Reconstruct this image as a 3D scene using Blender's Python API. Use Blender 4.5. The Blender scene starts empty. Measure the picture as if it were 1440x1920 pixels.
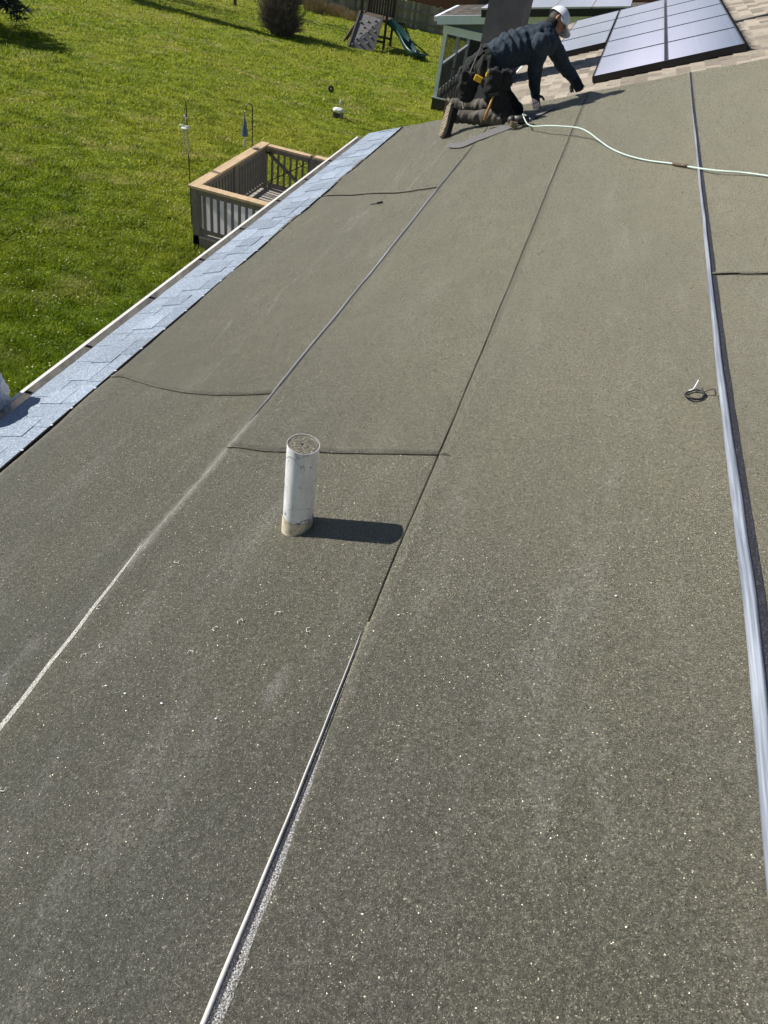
import bpy, bmesh, math, random
import numpy as np
from mathutils import Vector, Matrix, noise
rnd = random.Random(7)
sc = bpy.context.scene
PI = math.pi
# ------------------------------------------------------------------ camera
F = 1300.0
def unit(a): a = np.asarray(a, float); return a/np.linalg.norm(a)
_E = unit([525, -1140, F]); _D = np.array([-265, 1360, F], float); _D = unit(_D - _E*_D.dot(_E))
R = np.array([-np.cross(_E, _D), _E, -_D])          # photo axes -> world axes
CZ = 4.9                                            # camera height over the lawn beside the house
cam = bpy.data.cameras.new('camera'); camo = bpy.data.objects.new('camera', cam)
sc.collection.objects.link(camo); sc.camera = camo
M4 = Matrix.Identity(4)
for i in range(3):
    M4[i][0] = R[i][0]; M4[i][1] = -R[i][1]; M4[i][2] = -R[i][2]
M4[2][3] = CZ
camo.matrix_world = M4
cam.sensor_fit = 'VERTICAL'; cam.sensor_height = 36; cam.lens = F/1920*36
cam.clip_start = .05; cam.clip_end = 2000
# ------------------------------------------------------------------ world, sun
SUN = unit([-.822, .0705, .565])
w = bpy.data.worlds.new('World'); sc.world = w; w.use_nodes = True
nt = w.node_tree; nt.nodes.clear()
sky = nt.nodes.new('ShaderNodeTexSky'); sky.sky_type = 'NISHITA'; sky.sun_disc = False
sky.sun_elevation = math.asin(SUN[2]); sky.sun_rotation = math.atan2(SUN[0], SUN[1])
sky.air_density = .85; sky.dust_density = .15; sky.ozone_density = 1.6
bg = nt.nodes.new('ShaderNodeBackground'); bg.inputs[1].default_value = .050
ow = nt.nodes.new('ShaderNodeOutputWorld')
# low banks of pale cloud towards the horizon ahead
tc = nt.nodes.new('ShaderNodeTexCoord'); mp = nt.nodes.new('ShaderNodeMapping'); mp.inputs['Scale'].default_value = (1.6, 1.6, 5.5)
nz = nt.nodes.new('ShaderNodeTexNoise'); nz.inputs['Scale'].default_value = 1.9; nz.inputs['Detail'].default_value = 6
cr = nt.nodes.new('ShaderNodeValToRGB'); cr.color_ramp.elements[0].position = .34; cr.color_ramp.elements[1].position = .58
sx = nt.nodes.new('ShaderNodeSeparateXYZ'); mr = nt.nodes.new('ShaderNodeMapRange'); mr.inputs[1].default_value = .42; mr.inputs[2].default_value = .26
mm = nt.nodes.new('ShaderNodeMath'); mm.operation = 'MULTIPLY'; mxx = nt.nodes.new('ShaderNodeMix'); mxx.data_type = 'RGBA'; mxx.inputs[7].default_value = (19, 18.5, 23, 1)
nt.links.new(tc.outputs['Generated'], mp.inputs[0]); nt.links.new(mp.outputs[0], nz.inputs[0]); nt.links.new(nz.outputs[0], cr.inputs[0])
nt.links.new(tc.outputs['Generated'], sx.inputs[0]); nt.links.new(sx.outputs[2], mr.inputs[0]); nt.links.new(cr.outputs[0], mm.inputs[0]); m3 = nt.nodes.new('ShaderNodeMath'); m3.operation = 'MULTIPLY'; m4 = nt.nodes.new('ShaderNodeMapRange'); m4.inputs[1].default_value = .55; m4.inputs[2].default_value = .8
nt.links.new(sx.outputs[1], m4.inputs[0]); m5 = nt.nodes.new('ShaderNodeMapRange'); m5.inputs[1].default_value = .04; m5.inputs[2].default_value = -.07; m6 = nt.nodes.new('ShaderNodeMath'); m6.operation = 'MULTIPLY'
nt.links.new(sx.outputs[0], m5.inputs[0]); nt.links.new(m5.outputs[0], m6.inputs[0]); nt.links.new(m4.outputs[0], m6.inputs[1]); nt.links.new(m6.outputs[0], m3.inputs[0]); nt.links.new(mr.outputs[0], m3.inputs[1]); nt.links.new(m3.outputs[0], mm.inputs[1])
nt.links.new(mm.outputs[0], mxx.inputs[0]); nt.links.new(sky.outputs[0], mxx.inputs[6]); nt.links.new(mxx.outputs[2], bg.inputs[0]); nt.links.new(bg.outputs[0], ow.inputs[0])
sl = bpy.data.lights.new('sun', 'SUN'); sl.energy = 5.0; sl.angle = math.radians(.5); sl.color = (1, .94, .84)
so = bpy.data.objects.new('sun', sl); sc.collection.objects.link(so)
so.rotation_euler = Vector(SUN).to_track_quat('Z', 'Y').to_euler(); so.location = (-20, 5, 20)
sc.view_settings.view_transform = 'Standard'; sc.view_settings.look = 'None'
sc.view_settings.exposure = .50; sc.view_settings.gamma = 1
# ------------------------------------------------------------------ geometry of the place
C0 = np.array([0, 0, CZ])
def ray(x, y): return R @ np.array([x-720, y-960, F])
class Roof:
    def __init__(s, deg, h):
        t = math.radians(deg); s.S = np.array([math.cos(t), 0, math.sin(t)]); s.n = np.array([-math.sin(t), 0, math.cos(t)]); s.h = h
    def P(s, a, y, off=0): return s.S*a + np.array([0, y, 0]) + s.n*(off-s.h) + C0
    def at(s, x, y, off=0): r = ray(x, y); return r*((off-s.h)/r.dot(s.n)) + C0
    def sy(s, x, y, off=0): p = s.at(x, y, off)-C0; return float(p.dot(s.S)), float(p[1])
NR = Roof(21, 1.40)        # the roof being worked on
TR = Roof(22.2, 1.435)      # the tan roof beyond the rake
def atY(x, y, Y): r = ray(x, y); return r*(Y/r[1]) + C0
def atX(x, y, X): r = ray(x, y); return r*(X/r[0]) + C0
def atZ(x, y, z): r = ray(x, y); return r*((z-CZ)/r[2]) + C0
def gz(Y):
    if Y < 8: return 0.
    if Y > 60: return -.056*50
    t = Y-10
    return -.056*t if t > 2 else -.056*(t+2)**2/8.
def gnd(x, y):
    r = ray(x, y); Y = 20.
    for _ in range(60): z = gz(Y)-CZ; Y = .5*Y + .5*(r*(z/r[2]))[1]
    return r*(Y/r[1]) + C0
# ------------------------------------------------------------------ materials
class NB:
    def __init__(s, name):
        s.m = bpy.data.materials.new(name); s.m.use_nodes = True; s.t = s.m.node_tree
        s.b = s.t.nodes['Principled BSDF']; s.out = s.t.nodes['Material Output']
        s.co = s.N('ShaderNodeTexCoord').outputs['Object']
    def N(s, k): return s.t.nodes.new(k)
    def L(s, a, b): s.t.links.new(a, b)
    def map(s, sc_=(1, 1, 1), rot=(0, 0, 0)):
        n = s.N('ShaderNodeMapping'); n.inputs['Scale'].default_value = sc_; n.inputs['Rotation'].default_value = rot
        s.L(s.co, n.inputs[0]); return n.outputs[0]
    def noise(s, scale, detail=2, rough=.5, vec=None):
        n = s.N('ShaderNodeTexNoise'); n.inputs['Scale'].default_value = scale; n.inputs['Detail'].default_value = detail
        n.inputs['Roughness'].default_value = rough; s.L(vec or s.co, n.inputs['Vector']); return n.outputs['Fac']
    def voro(s, scale, vec=None):
        n = s.N('ShaderNodeTexVoronoi'); n.inputs['Scale'].default_value = scale; s.L(vec or s.co, n.inputs['Vector'])
        q = s.N('ShaderNodeSeparateColor'); s.L(n.outputs['Color'], q.inputs[0]); return q.outputs[0], q.outputs[1], n.outputs['Distance']
    def ramp(s, fac, stops, interp='LINEAR'):
        n = s.N('ShaderNodeValToRGB'); n.color_ramp.interpolation = interp; e = n.color_ramp.elements
        while len(e) < len(stops): e.new(.5)
        for i, (p, c) in enumerate(stops):
            e[i].position = p; e[i].color = (c, c, c, 1) if isinstance(c, (int, float)) else (*c, 1)
        s.L(fac, n.inputs[0]); return n.outputs[0]
    def mix(s, fac, a, b, mode='MIX'):
        n = s.N('ShaderNodeMix'); n.data_type = 'RGBA'; n.blend_type = mode
        for v, i in ((fac, 0), (a, 6), (b, 7)):
            if isinstance(v, (int, float)): n.inputs[i].default_value = v if i == 0 else (v, v, v, 1)
            elif isinstance(v, tuple): n.inputs[i].default_value = (*v, 1)
            else: s.L(v, n.inputs[i])
        return n.outputs[2]
    def math(s, op, a, b=0.):
        n = s.N('ShaderNodeMath'); n.operation = op
        for i, v in enumerate((a, b)):
            if isinstance(v, (int, float)): n.inputs[i].default_value = v
            else: s.L(v, n.inputs[i])
        return n.outputs[0]
    def set(s, col=None, rough=.6, metal=0, spec=.5, bump=None, bd=.002, bs=1.):
        if col is not None:
            if isinstance(col, tuple): s.b.inputs['Base Color'].default_value = (*col, 1)
            else: s.L(col, s.b.inputs['Base Color'])
        if isinstance(rough, (int, float)): s.b.inputs['Roughness'].default_value = rough
        else: s.L(rough, s.b.inputs['Roughness'])
        s.b.inputs['Metallic'].default_value = metal; s.b.inputs['Specular IOR Level'].default_value = spec
        if bump is not None:
            n = s.N('ShaderNodeBump'); n.inputs['Distance'].default_value = bd; n.inputs['Strength'].default_value = bs
            s.L(bump, n.inputs['Height']); s.L(n.outputs[0], s.b.inputs['Normal'])
        return s.m
    def attr(s, name='tone'):
        n = s.N('ShaderNodeAttribute'); n.attribute_name = name; return n.outputs['Fac']
def simple(name, c, rough=.6, var=.25, scale=8, metal=0, spec=.5, bd=.002, det=4, vec=None):
    b = NB(name); v = b.map(vec) if vec else None; nz = b.noise(scale, det, .6, v)
    lo = tuple(x*(1-var) for x in c); hi = tuple(min(1, x*(1+var)) for x in c)
    return b.set(b.ramp(nz, [(.3, lo), (.7, hi)]), rough, metal, spec, nz, bd)
def granular(name, dark, base, light, glint, sc1, pglint=.965, tone=False, patch=None, spec=.35, far_=False):
    b = NB(name)
    r1, g1, d1 = b.voro(sc1); r2, g2, d2 = b.voro(sc1*.42)
    c = b.ramp(r1, [(0, dark), (.35, base), (.65, base), (.93, light), (pglint, light), (pglint+.01, glint)])
    c2 = b.ramp(r2, [(0, tuple(x*.72 for x in base)), (.5, base), (.9, light), (.985, light), (.99, glint)])
    c = b.mix(.42, c, c2)
    if far_:   # clumps of granules that still read from a distance
        r3, g3, d3 = b.voro(sc1*.26); c = b.mix(1., c, b.ramp(r3, [(0, .90), (.9, 1.08), (.986, 1.1), (.99, 1.9)]), 'MULTIPLY')
        r4 = b.noise(sc1*.10, 6, .92); c = b.mix(1., c, b.ramp(r4, [(.32, .22), (.5, .90), (.68, 2.3)]), 'MULTIPLY')
    if patch:
        nz = b.noise(patch[0], 4, .6); c = b.mix(b.ramp(nz, [(.38, 0.), (.66, 1.)]), c, b.mix(1., c, patch[1], 'MULTIPLY'))
        nz2 = b.noise(patch[0]*.35, 3, .6, b.map((1.6, .6, 1)))
        c = b.mix(b.ramp(nz2, [(.42, 0.), (.72, 1.)]), c, b.mix(1., c, patch[2], 'MULTIPLY'))
    if tone:
        a = b.attr(); c = b.mix(1., c, b.ramp(a, [(0, .76), (1, 1.20)]), 'MULTIPLY')
    h = b.math('ADD', r1, b.math('MULTIPLY', r2, .8))
    if far_: h = b.math('ADD', h, b.math('MULTIPLY', r4, 2.5))
    m = b.set(c, b.ramp(g1, [(0, .35), (.4, .8), (1, .95)]), 0, spec, h, .0016, .9)
    return b, m, c
# underlayment with drifting scuffs of pale talc along the laps
def underlay_mat():
    b, m, c = granular('granular_underlayment', (.011, .011, .0098), (.057, .0558, .0470), (.150, .146, .120), (.50, .48, .41), 780, .962,
                       far_=True, patch=(1.7, (.85, .87, .94), (1.16, 1.15, 1.00)))
    st = b.noise(3.2, 5, .65, b.map((2.4, .5, 1), (0, 0, .12)))
    fine = b.noise(120, 2, .5)
    k = b.math('MULTIPLY', b.ramp(st, [(.52, 0.), (.76, 1.)]), b.ramp(fine, [(.42, 0.), (.62, .42)]))
    col = b.mix(k, c, (.36, .36, .36))
    # mica-like flakes among the granules: small mirrors at random tilts that catch the sun
    gl = b.N('ShaderNodeBsdfGlossy'); gl.inputs['Roughness'].default_value = .33; gl.inputs['Color'].default_value = (.9, .86, .72, 1)
    vo = b.N('ShaderNodeTexVoronoi'); vo.inputs['Scale'].default_value = 430; b.L(b.co, vo.inputs['Vector'])
    sb = b.N('ShaderNodeVectorMath'); sb.operation = 'SUBTRACT'; sb.inputs[1].default_value = (.5, .5, .5); b.L(vo.outputs['Color'], sb.inputs[0])
    sc3 = b.N('ShaderNodeVectorMath'); sc3.operation = 'SCALE'; sc3.inputs[3].default_value = 1.9; b.L(sb.outputs[0], sc3.inputs[0])
    ge = b.N('ShaderNodeNewGeometry'); ad = b.N('ShaderNodeVectorMath'); ad.operation = 'ADD'; b.L(ge.outputs['Normal'], ad.inputs[0]); b.L(sc3.outputs[0], ad.inputs[1])
    no = b.N('ShaderNodeVectorMath'); no.operation = 'NORMALIZE'; b.L(ad.outputs[0], no.inputs[0]); b.L(no.outputs[0], gl.inputs['Normal'])
    v2 = b.voro(290); fl = b.math('MULTIPLY', b.math('GREATER_THAN', v2[0], .62), b.math('MULTIPLY', b.math('POWER', v2[1], 3.), .07))
    ms = b.N('ShaderNodeMixShader'); b.L(fl, ms.inputs[0]); b.L(b.b.outputs[0], ms.inputs[1]); b.L(gl.outputs[0], ms.inputs[2]); b.L(ms.outputs[0], b.out.inputs[0])
    b.L(col, b.b.inputs['Base Color']); b.b.inputs['Sheen Weight'].default_value = .88; b.b.inputs['Sheen Roughness'].default_value = .38; b.b.inputs['Sheen Tint'].default_value = (1, .94, .68, 1)
    return m
M = {}
M['under'] = underlay_mat()
M['edge'] = simple('dark_edge_shadow_gap', (.006, .006, .007), .9, .3, 60, 0, .1)  # black edges; the shadow gap at the laps is painted with this
M['selvage'] = granular('dark_selvage_shade', (.008, .009, .013), (.02, .022, .032), (.05, .052, .068), (.16, .16, .18), 500)[1]  # bitumen selvage; the raised film's shadow band is painted with it too
M['starter'] = granular('pale_blue_shingle', (.085, .11, .155), (.235, .30, .40), (.43, .50, .60), (.80, .83, .86), 300, .93, tone=True)[1]
b = NB('tan_shingle')
_r, _g, _d = b.voro(300)
_c = b.ramp(_r, [(0, (.16, .13, .10)), (.3, (.34, .30, .25)), (.8, (.42, .375, .31)), (1, (.55, .5, .44))])
_c = b.mix(1., _c, b.ramp(b.attr(), [(0, .62), (.5, .95), (1, 1.25)]), 'MULTIPLY')
M['tan'] = b.set(_c, .9, 0, .3, _r, .002)
b = NB('brown_shingle'); _r, _g, _d = b.voro(200)
_c = b.mix(1., b.ramp(_r, [(0, (.05, .043, .038)), (1, (.15, .13, .115))]), b.ramp(b.attr(), [(0, .6), (1, 1.3)]), 'MULTIPLY')
M['brown'] = b.set(_c, .9, 0, .3, _r, .002)
# film tape: pale plastic with lengthwise streaks
def film(name, lo, hi, rough=.28):
    b = NB(name); s1 = b.noise(60, 4, .65, b.map((1, .035, 1))); s2 = b.noise(14, 3, .6, b.map((1, .12, 1)))
    k = b.math('ADD', b.math('MULTIPLY', s1, .6), b.math('MULTIPLY', s2, .4))
    return b.set(b.ramp(k, [(.36, lo), (.50, tuple((x+y)/2 for x, y in zip(lo, hi))), (.62, hi)]), rough, 0, .6, k, .004)
M['film'] = film('release_film', (.10, .12, .165), (.36, .40, .48))
M['film2'] = film('grey_release_film', (.09, .093, .105), (.30, .31, .33))
M['cord'] = simple('white_edge_bead', (.50, .49, .475), .45, .12, 20)
def scuff(name, lo, hi, col):
    b = NB(name); n1 = b.noise(330, 3, .7); n2 = b.noise(9, 3, .6)
    k = b.math('MULTIPLY', b.ramp(n1, [(lo, 0.), (hi, 1.)]), b.ramp(b.math('ADD', b.attr(), b.math('MULTIPLY', n2, .5)), [(.45, 0.), (.95, 1.)]))
    b.L(k, b.b.inputs['Alpha']); return b.set(col, .7)
M['scuff'] = scuff('talc_scuff', .44, .66, (.50, .50, .53))
M['chalk'] = scuff('chalky_line', .40, .60, (.56, .56, .55))
M['white_metal'] = simple('white_gutter_metal', (.72, .72, .70), .45, .1, 5, 0, .5, .001)
M['gutter_in'] = simple('dull_gutter_inside', (.52, .51, .49), .6, .35, 9, 0, .4, .002)
M['white_paint'] = simple('white_trim', (.80, .86, .97), .5, .04, 5)
M['blue_siding'] = simple('blue_grey_siding', (.12, .15, .20), .7, .15, 30, vec=(.2, .2, 3))
M['dark_brown'] = simple('dark_brown_boards', (.055, .045, .042), .8, .3, 12)
M['siding'] = simple('house_siding', (.45, .44, .40), .7, .1, 30, vec=(.2, .2, 3))
M['plywood'] = simple('plywood', (.3, .22, .13), .8, .2, 12)
M['chim'] = simple('chimney_cladding', (.135, .128, .138), .85, .25, 5, bd=.004, det=7)
M['rail_new'] = simple('tan_rail_wood', (.56, .41, .25), .65, .18, 14, vec=(1, .3, 1))
b = NB('weathered_wood'); _n = b.noise(30, 5, .65, b.map((4, 4, .35))); _n2 = b.noise(2.5, 3)
M['wood'] = b.set(b.mix(_n2, b.ramp(_n, [(.3, (.10, .085, .075)), (.7, (.27, .235, .20))]), b.ramp(_n, [(.3, (.13, .12, .115)), (.7, (.34, .32, .30))])), .85, 0, .2, _n, .004)
b = NB('floor_boards'); _n = b.noise(30, 5, .65, b.map((4, .4, 1)))
M['floor'] = b.set(b.ramp(_n, [(.3, (.30, .275, .25)), (.7, (.46, .43, .40))]), .85, 0, .2, _n, .003)
b = NB('fence_wood'); _n = b.noise(14, 5, .65, b.map((5, 5, .4)))
M['fence'] = b.set(b.mix(1., b.ramp(_n, [(.3, (.19, .17, .16)), (.7, (.42, .385, .36))]), b.ramp(b.attr(), [(0, .6), (1, 1.25)]), 'MULTIPLY'), .9, 0, .2, _n, .01)
M['panel_white'] = simple('white_plastic_panel', (.72, .74, .76), .35, .08, 3)
M['glow_panel'] = simple('translucent_white_sheet', (.80, .82, .84), .4, .08, 3); _t = M['glow_panel'].node_tree; _p = _t.nodes['Principled BSDF']; _x = _t.nodes.new('ShaderNodeBsdfTranslucent'); _x.inputs[0].default_value = (.97, .98, 1, 1)
_y = _t.nodes.new('ShaderNodeMixShader'); _y.inputs[0].default_value = .85; _t.links.new(_p.outputs[0], _y.inputs[1]); _t.links.new(_x.outputs[0], _y.inputs[2]); _t.links.new(_y.outputs[0], _t.nodes['Material Output'].inputs[0])
M['black'] = simple('black_metal', (.012, .012, .014), .45, .3, 20)
M['blackplastic'] = simple('black_plastic', (.018, .018, .02), .5, .3, 20)
M['chrome'] = simple('silver_metal', (.6, .6, .62), .25, .1, 20, 1)
M['bluebell'] = simple('slate_blue_bell', (.055, .095, .15), .5, .2, 12)
M['green'] = simple('dark_green_plastic', (.008, .055, .05), .38, .25, 6)
b = NB('climbing_wall_boards'); _n = b.noise(9, 5, .7)
M['ramp'] = b.set(b.ramp(_n, [(.3, (.13, .125, .13)), (.7, (.27, .26, .265))]), .85, 0, .2, _n, .01)
M['playwood'] = simple('brown_playset_wood', (.075, .045, .03), .8, .4, 12)
M['redwall'] = simple('rust_red_boards', (.17, .075, .05), .85, .35, 10, vec=(6, 1, .4))
M['bark'] = simple('bark', (.11, .09, .075), .9, .35, 20, bd=.01)
M['twig'] = simple('twig', (.17, .13, .115), .9, .35, 6)
M['needle'] = simple('needles', (.022, .042, .022), .7, .4, 4)
M['straw'] = simple('dry_grass', (.36, .27, .16), .9, .35, 6)
# vent pipe: white pvc, yellowed foot, dirt and hairline cracks
b = NB('white_pvc'); v = b.N('ShaderNodeTexVoronoi'); v.feature = 'DISTANCE_TO_EDGE'; v.inputs['Scale'].default_value = 8
_w = b.noise(14, 4, .6); _a = b.N('ShaderNodeVectorMath'); _a.operation = 'ADD'
_q = b.N('ShaderNodeVectorMath'); _q.operation = 'SCALE'; _q.inputs[3].default_value = .12
_nt = b.N('ShaderNodeTexNoise'); _nt.inputs['Scale'].default_value = 9; _nt.inputs['Detail'].default_value = 4; b.L(b.co, _nt.inputs[0])
b.L(_nt.outputs['Color'], _q.inputs[0]); b.L(b.co, _a.inputs[0]); b.L(_q.outputs[0], _a.inputs[1]); b.L(_a.outputs[0], v.inputs['Vector'])
_cr = b.ramp(v.outputs['Distance'], [(0, 1.), (.022, 0.)]); _msk = b.ramp(b.noise(7, 2), [(.44, 0.), (.56, .9)])
_k = b.math('MULTIPLY', _cr, _msk)
_st = b.ramp(b.noise(30, 6, .7, b.map((1, 1, .3))), [(.3, (.50, .53, .58)), (.55, (.76, .77, .80))])
_spot = b.ramp(b.noise(40, 3), [(.66, 0.), (.70, .85)])
M['pvc'] = b.set(b.mix(_spot, b.mix(_k, _st, (.10, .10, .12)), (.16, .14, .12)), .42, 0, .5, _k, .002)
b = NB('yellowed_pvc'); _n = b.noise(35, 5, .7)
M['pvcfoot'] = b.set(b.ramp(_n, [(.3, (.36, .31, .22)), (.48, (.60, .54, .42)), (.7, (.68, .63, .52))]), .6, 0, .4, _n, .002)
b = NB('lawn_soil_grass')
def lawn_col(b):
    n1 = b.noise(.22, 4, .6); n2 = b.noise(2.2, 5, .7); n3 = b.noise(28, 3, .7, b.map((1, .5, 1))); n4 = b.noise(.7, 4, .6, b.map((1, 1.6, 1)))
    c = b.ramp(n2, [(.25, (.070, .11, .010)), (.5, (.225, .30, .018)), (.75, (.43, .475, .06))])
    c = b.mix(b.ramp(n1, [(.40, 0.), (.66, .75)]), c, (.36, .37, .05))
    c = b.mix(b.ramp(n4, [(.55, 0.), (.74, .65)]), c, (.50, .43, .19))
    sp = b.N('ShaderNodeSeparateXYZ'); b.L(b.co, sp.inputs[0])      # darker, greener turf close to the house
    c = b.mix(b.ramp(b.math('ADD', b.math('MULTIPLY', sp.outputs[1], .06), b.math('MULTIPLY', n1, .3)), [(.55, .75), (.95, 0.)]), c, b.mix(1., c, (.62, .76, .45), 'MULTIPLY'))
    return c, n3
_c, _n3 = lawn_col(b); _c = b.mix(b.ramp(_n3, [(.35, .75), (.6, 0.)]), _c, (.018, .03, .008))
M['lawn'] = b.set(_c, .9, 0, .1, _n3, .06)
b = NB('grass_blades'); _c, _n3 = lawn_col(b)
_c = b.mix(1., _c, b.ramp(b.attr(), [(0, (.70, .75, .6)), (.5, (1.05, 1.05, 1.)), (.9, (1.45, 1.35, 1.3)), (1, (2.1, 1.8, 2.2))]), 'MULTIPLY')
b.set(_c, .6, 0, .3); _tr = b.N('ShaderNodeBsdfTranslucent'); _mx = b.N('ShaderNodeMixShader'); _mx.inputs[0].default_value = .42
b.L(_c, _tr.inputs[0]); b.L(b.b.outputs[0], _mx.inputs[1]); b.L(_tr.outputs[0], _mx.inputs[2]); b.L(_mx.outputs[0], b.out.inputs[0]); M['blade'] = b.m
M['leaf'] = simple('fallen_leaf', (.62, .58, .40), .7, .3, 5)
M['jacket'] = simple('navy_jacket_cloth', (.030, .045, .066), .9, .3, 25, 0, .3, .002)
b = NB('work_trousers'); _n = b.noise(5, 4, .6); _f = b.noise(60, 3)
M['trouser'] = b.set(b.ramp(_n, [(.35, (.06, .055, .050)), (.60, (.15, .135, .118)), (.8, (.27, .235, .19))]), .9, 0, .2, _f, .003)
M['darktrouser'] = simple('dark_work_cloth', (.026, .027, .025), .9, .5, 9, 0, .2, .003)
M['canvas'] = simple('black_canvas', (.016, .018, .019), .85, .35, 30, 0, .3, .003)
M['strap'] = simple('grey_strap', (.20, .19, .19), .7, .3, 20)
M['glove'] = simple('dark_glove', (.022, .022, .028), .8, .4, 40)
M['glove2'] = simple('grey_glove', (.05, .046, .06), .8, .35, 40)
M['skin'] = simple('skin', (.30, .16, .105), .55, .1, 20)
M['hair'] = simple('dark_hair', (.015, .012, .01), .7, .3, 60)
M['cap'] = simple('white_cap_cloth', (.70, .73, .80), .85, .07, 20)
M['boot'] = simple('dark_boot_leather', (.020, .018, .017), .6, .4, 20)
M['sole'] = simple('dusty_tan_sole', (.20, .17, .12), .8, .5, 30)
M['yellow'] = simple('yellow_plastic', (.75, .46, .03), .45, .1, 10)
M['hickory'] = simple('orange_brown_handle', (.42, .21, .045), .5, .2, 14)
M['hose'] = simple('mint_hose', (.46, .57, .53), .5, .1, 10)
M['gun'] = simple('nailer_body', (.03, .026, .024), .5, .6, 25)
M['gunmag'] = simple('nailer_magazine', (.15, .11, .07), .5, .5, 30)
M['offcut'] = granular('dark_grey_offcut', (.05, .05, .053), (.15, .15, .155), (.24, .24, .245), (.35, .35, .36), 300)[1]
M['bag'] = simple('thin_white_plastic', (.62, .66, .76), .3, .12, 6, bd=.01)
M['rust'] = simple('rusty_brass', (.10, .07, .04), .5, .3, 20)
def panel_mat(gx, gy, gw=.0):
    b = NB('solar_cells'); sp = b.N('ShaderNodeSeparateXYZ'); b.L(b.co, sp.inputs[0])
    def line(o, pitch, wd):
        f = b.math('FRACT', b.math('DIVIDE', o, pitch)); return b.math('LESS_THAN', f, wd/pitch)
    cell = b.math('MAXIMUM', b.math('MULTIPLY', line(b.math('ADD', sp.outputs[0], gx*.5), gx*3, .007), .9), line(sp.outputs[1], gy, gw))
    bus = line(sp.outputs[0], gx, .0022)
    nz = b.noise(1.2, 3)
    c = b.mix(b.math('MULTIPLY', bus, .6), b.ramp(nz, [(.3, (.012, .014, .024)), (.7, (.026, .028, .04))]), (.2, .2, .23))
    c = b.mix(b.math('MULTIPLY', cell, .55), c, (.40, .42, .46))
    m = b.set(c, b.ramp(b.noise(3, 4), [(.3, .10), (.7, .2)]), 0, 1.)
    b.b.inputs['IOR'].default_value = 3.0; b.b.inputs['Coat Weight'].default_value = 1.; b.b.inputs['Coat Roughness'].default_value = .12
    return m
M['cells'] = panel_mat(.128, .365); M['cells2'] = panel_mat(.158, .16, .014)
M['frame'] = simple('black_frame', (.02, .02, .022), .4, .2, 10)
M['silver_frame'] = simple('silver_panel_frame', (.6, .6, .62), .4, .1, 10, .4)
b = NB('insect_screen'); b.b.inputs['Alpha'].default_value = .42; M['screen'] = b.set((.035, .035, .04), .8)
# ------------------------------------------------------------------ mesh tools
def mesh_obj(name, V, Fc, m, parent=None, smooth=False, tone=None, origin=None):
    V = [tuple(map(float, v)) for v in V]
    if origin is None:
        a = np.array(V); lo, hi = a.min(0), a.max(0); origin = ((lo[0]+hi[0])/2, (lo[1]+hi[1])/2, lo[2])
    me = bpy.data.meshes.new(name); me.from_pydata([(v[0]-origin[0], v[1]-origin[1], v[2]-origin[2]) for v in V], [], Fc)
    me.update(); me.materials.append(m)
    if smooth: me.polygons.foreach_set('use_smooth', [True]*len(me.polygons))
    if tone is not None:
        at = me.attributes.new('tone', 'FLOAT', 'FACE' if len(tone) == len(Fc) else 'POINT'); at.data.foreach_set('value', tone)
    o = bpy.data.objects.new(name, me); sc.collection.objects.link(o); o.location = origin
    if parent is not None: par(o, parent)
    return o
def wm(o):
    m = Matrix.Translation(o.location) @ o.rotation_euler.to_matrix().to_4x4()
    return wm(o.parent) @ o.matrix_parent_inverse @ m if o.parent else m
def par(o, p): o.parent = p; o.matrix_parent_inverse = wm(p).inverted()
def tag(o, label, cat, group=None, kind=None):
    if label: o['label'] = label
    if cat: o['category'] = cat
    if group: o['group'] = group
    if kind: o['kind'] = kind
    return o
def thing(name, loc, label, cat, group=None):
    o = bpy.data.objects.new(name, None); sc.collection.objects.link(o); o.location = tuple(map(float, loc)); o.empty_display_size = .2
    return tag(o, label, cat, group)
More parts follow.
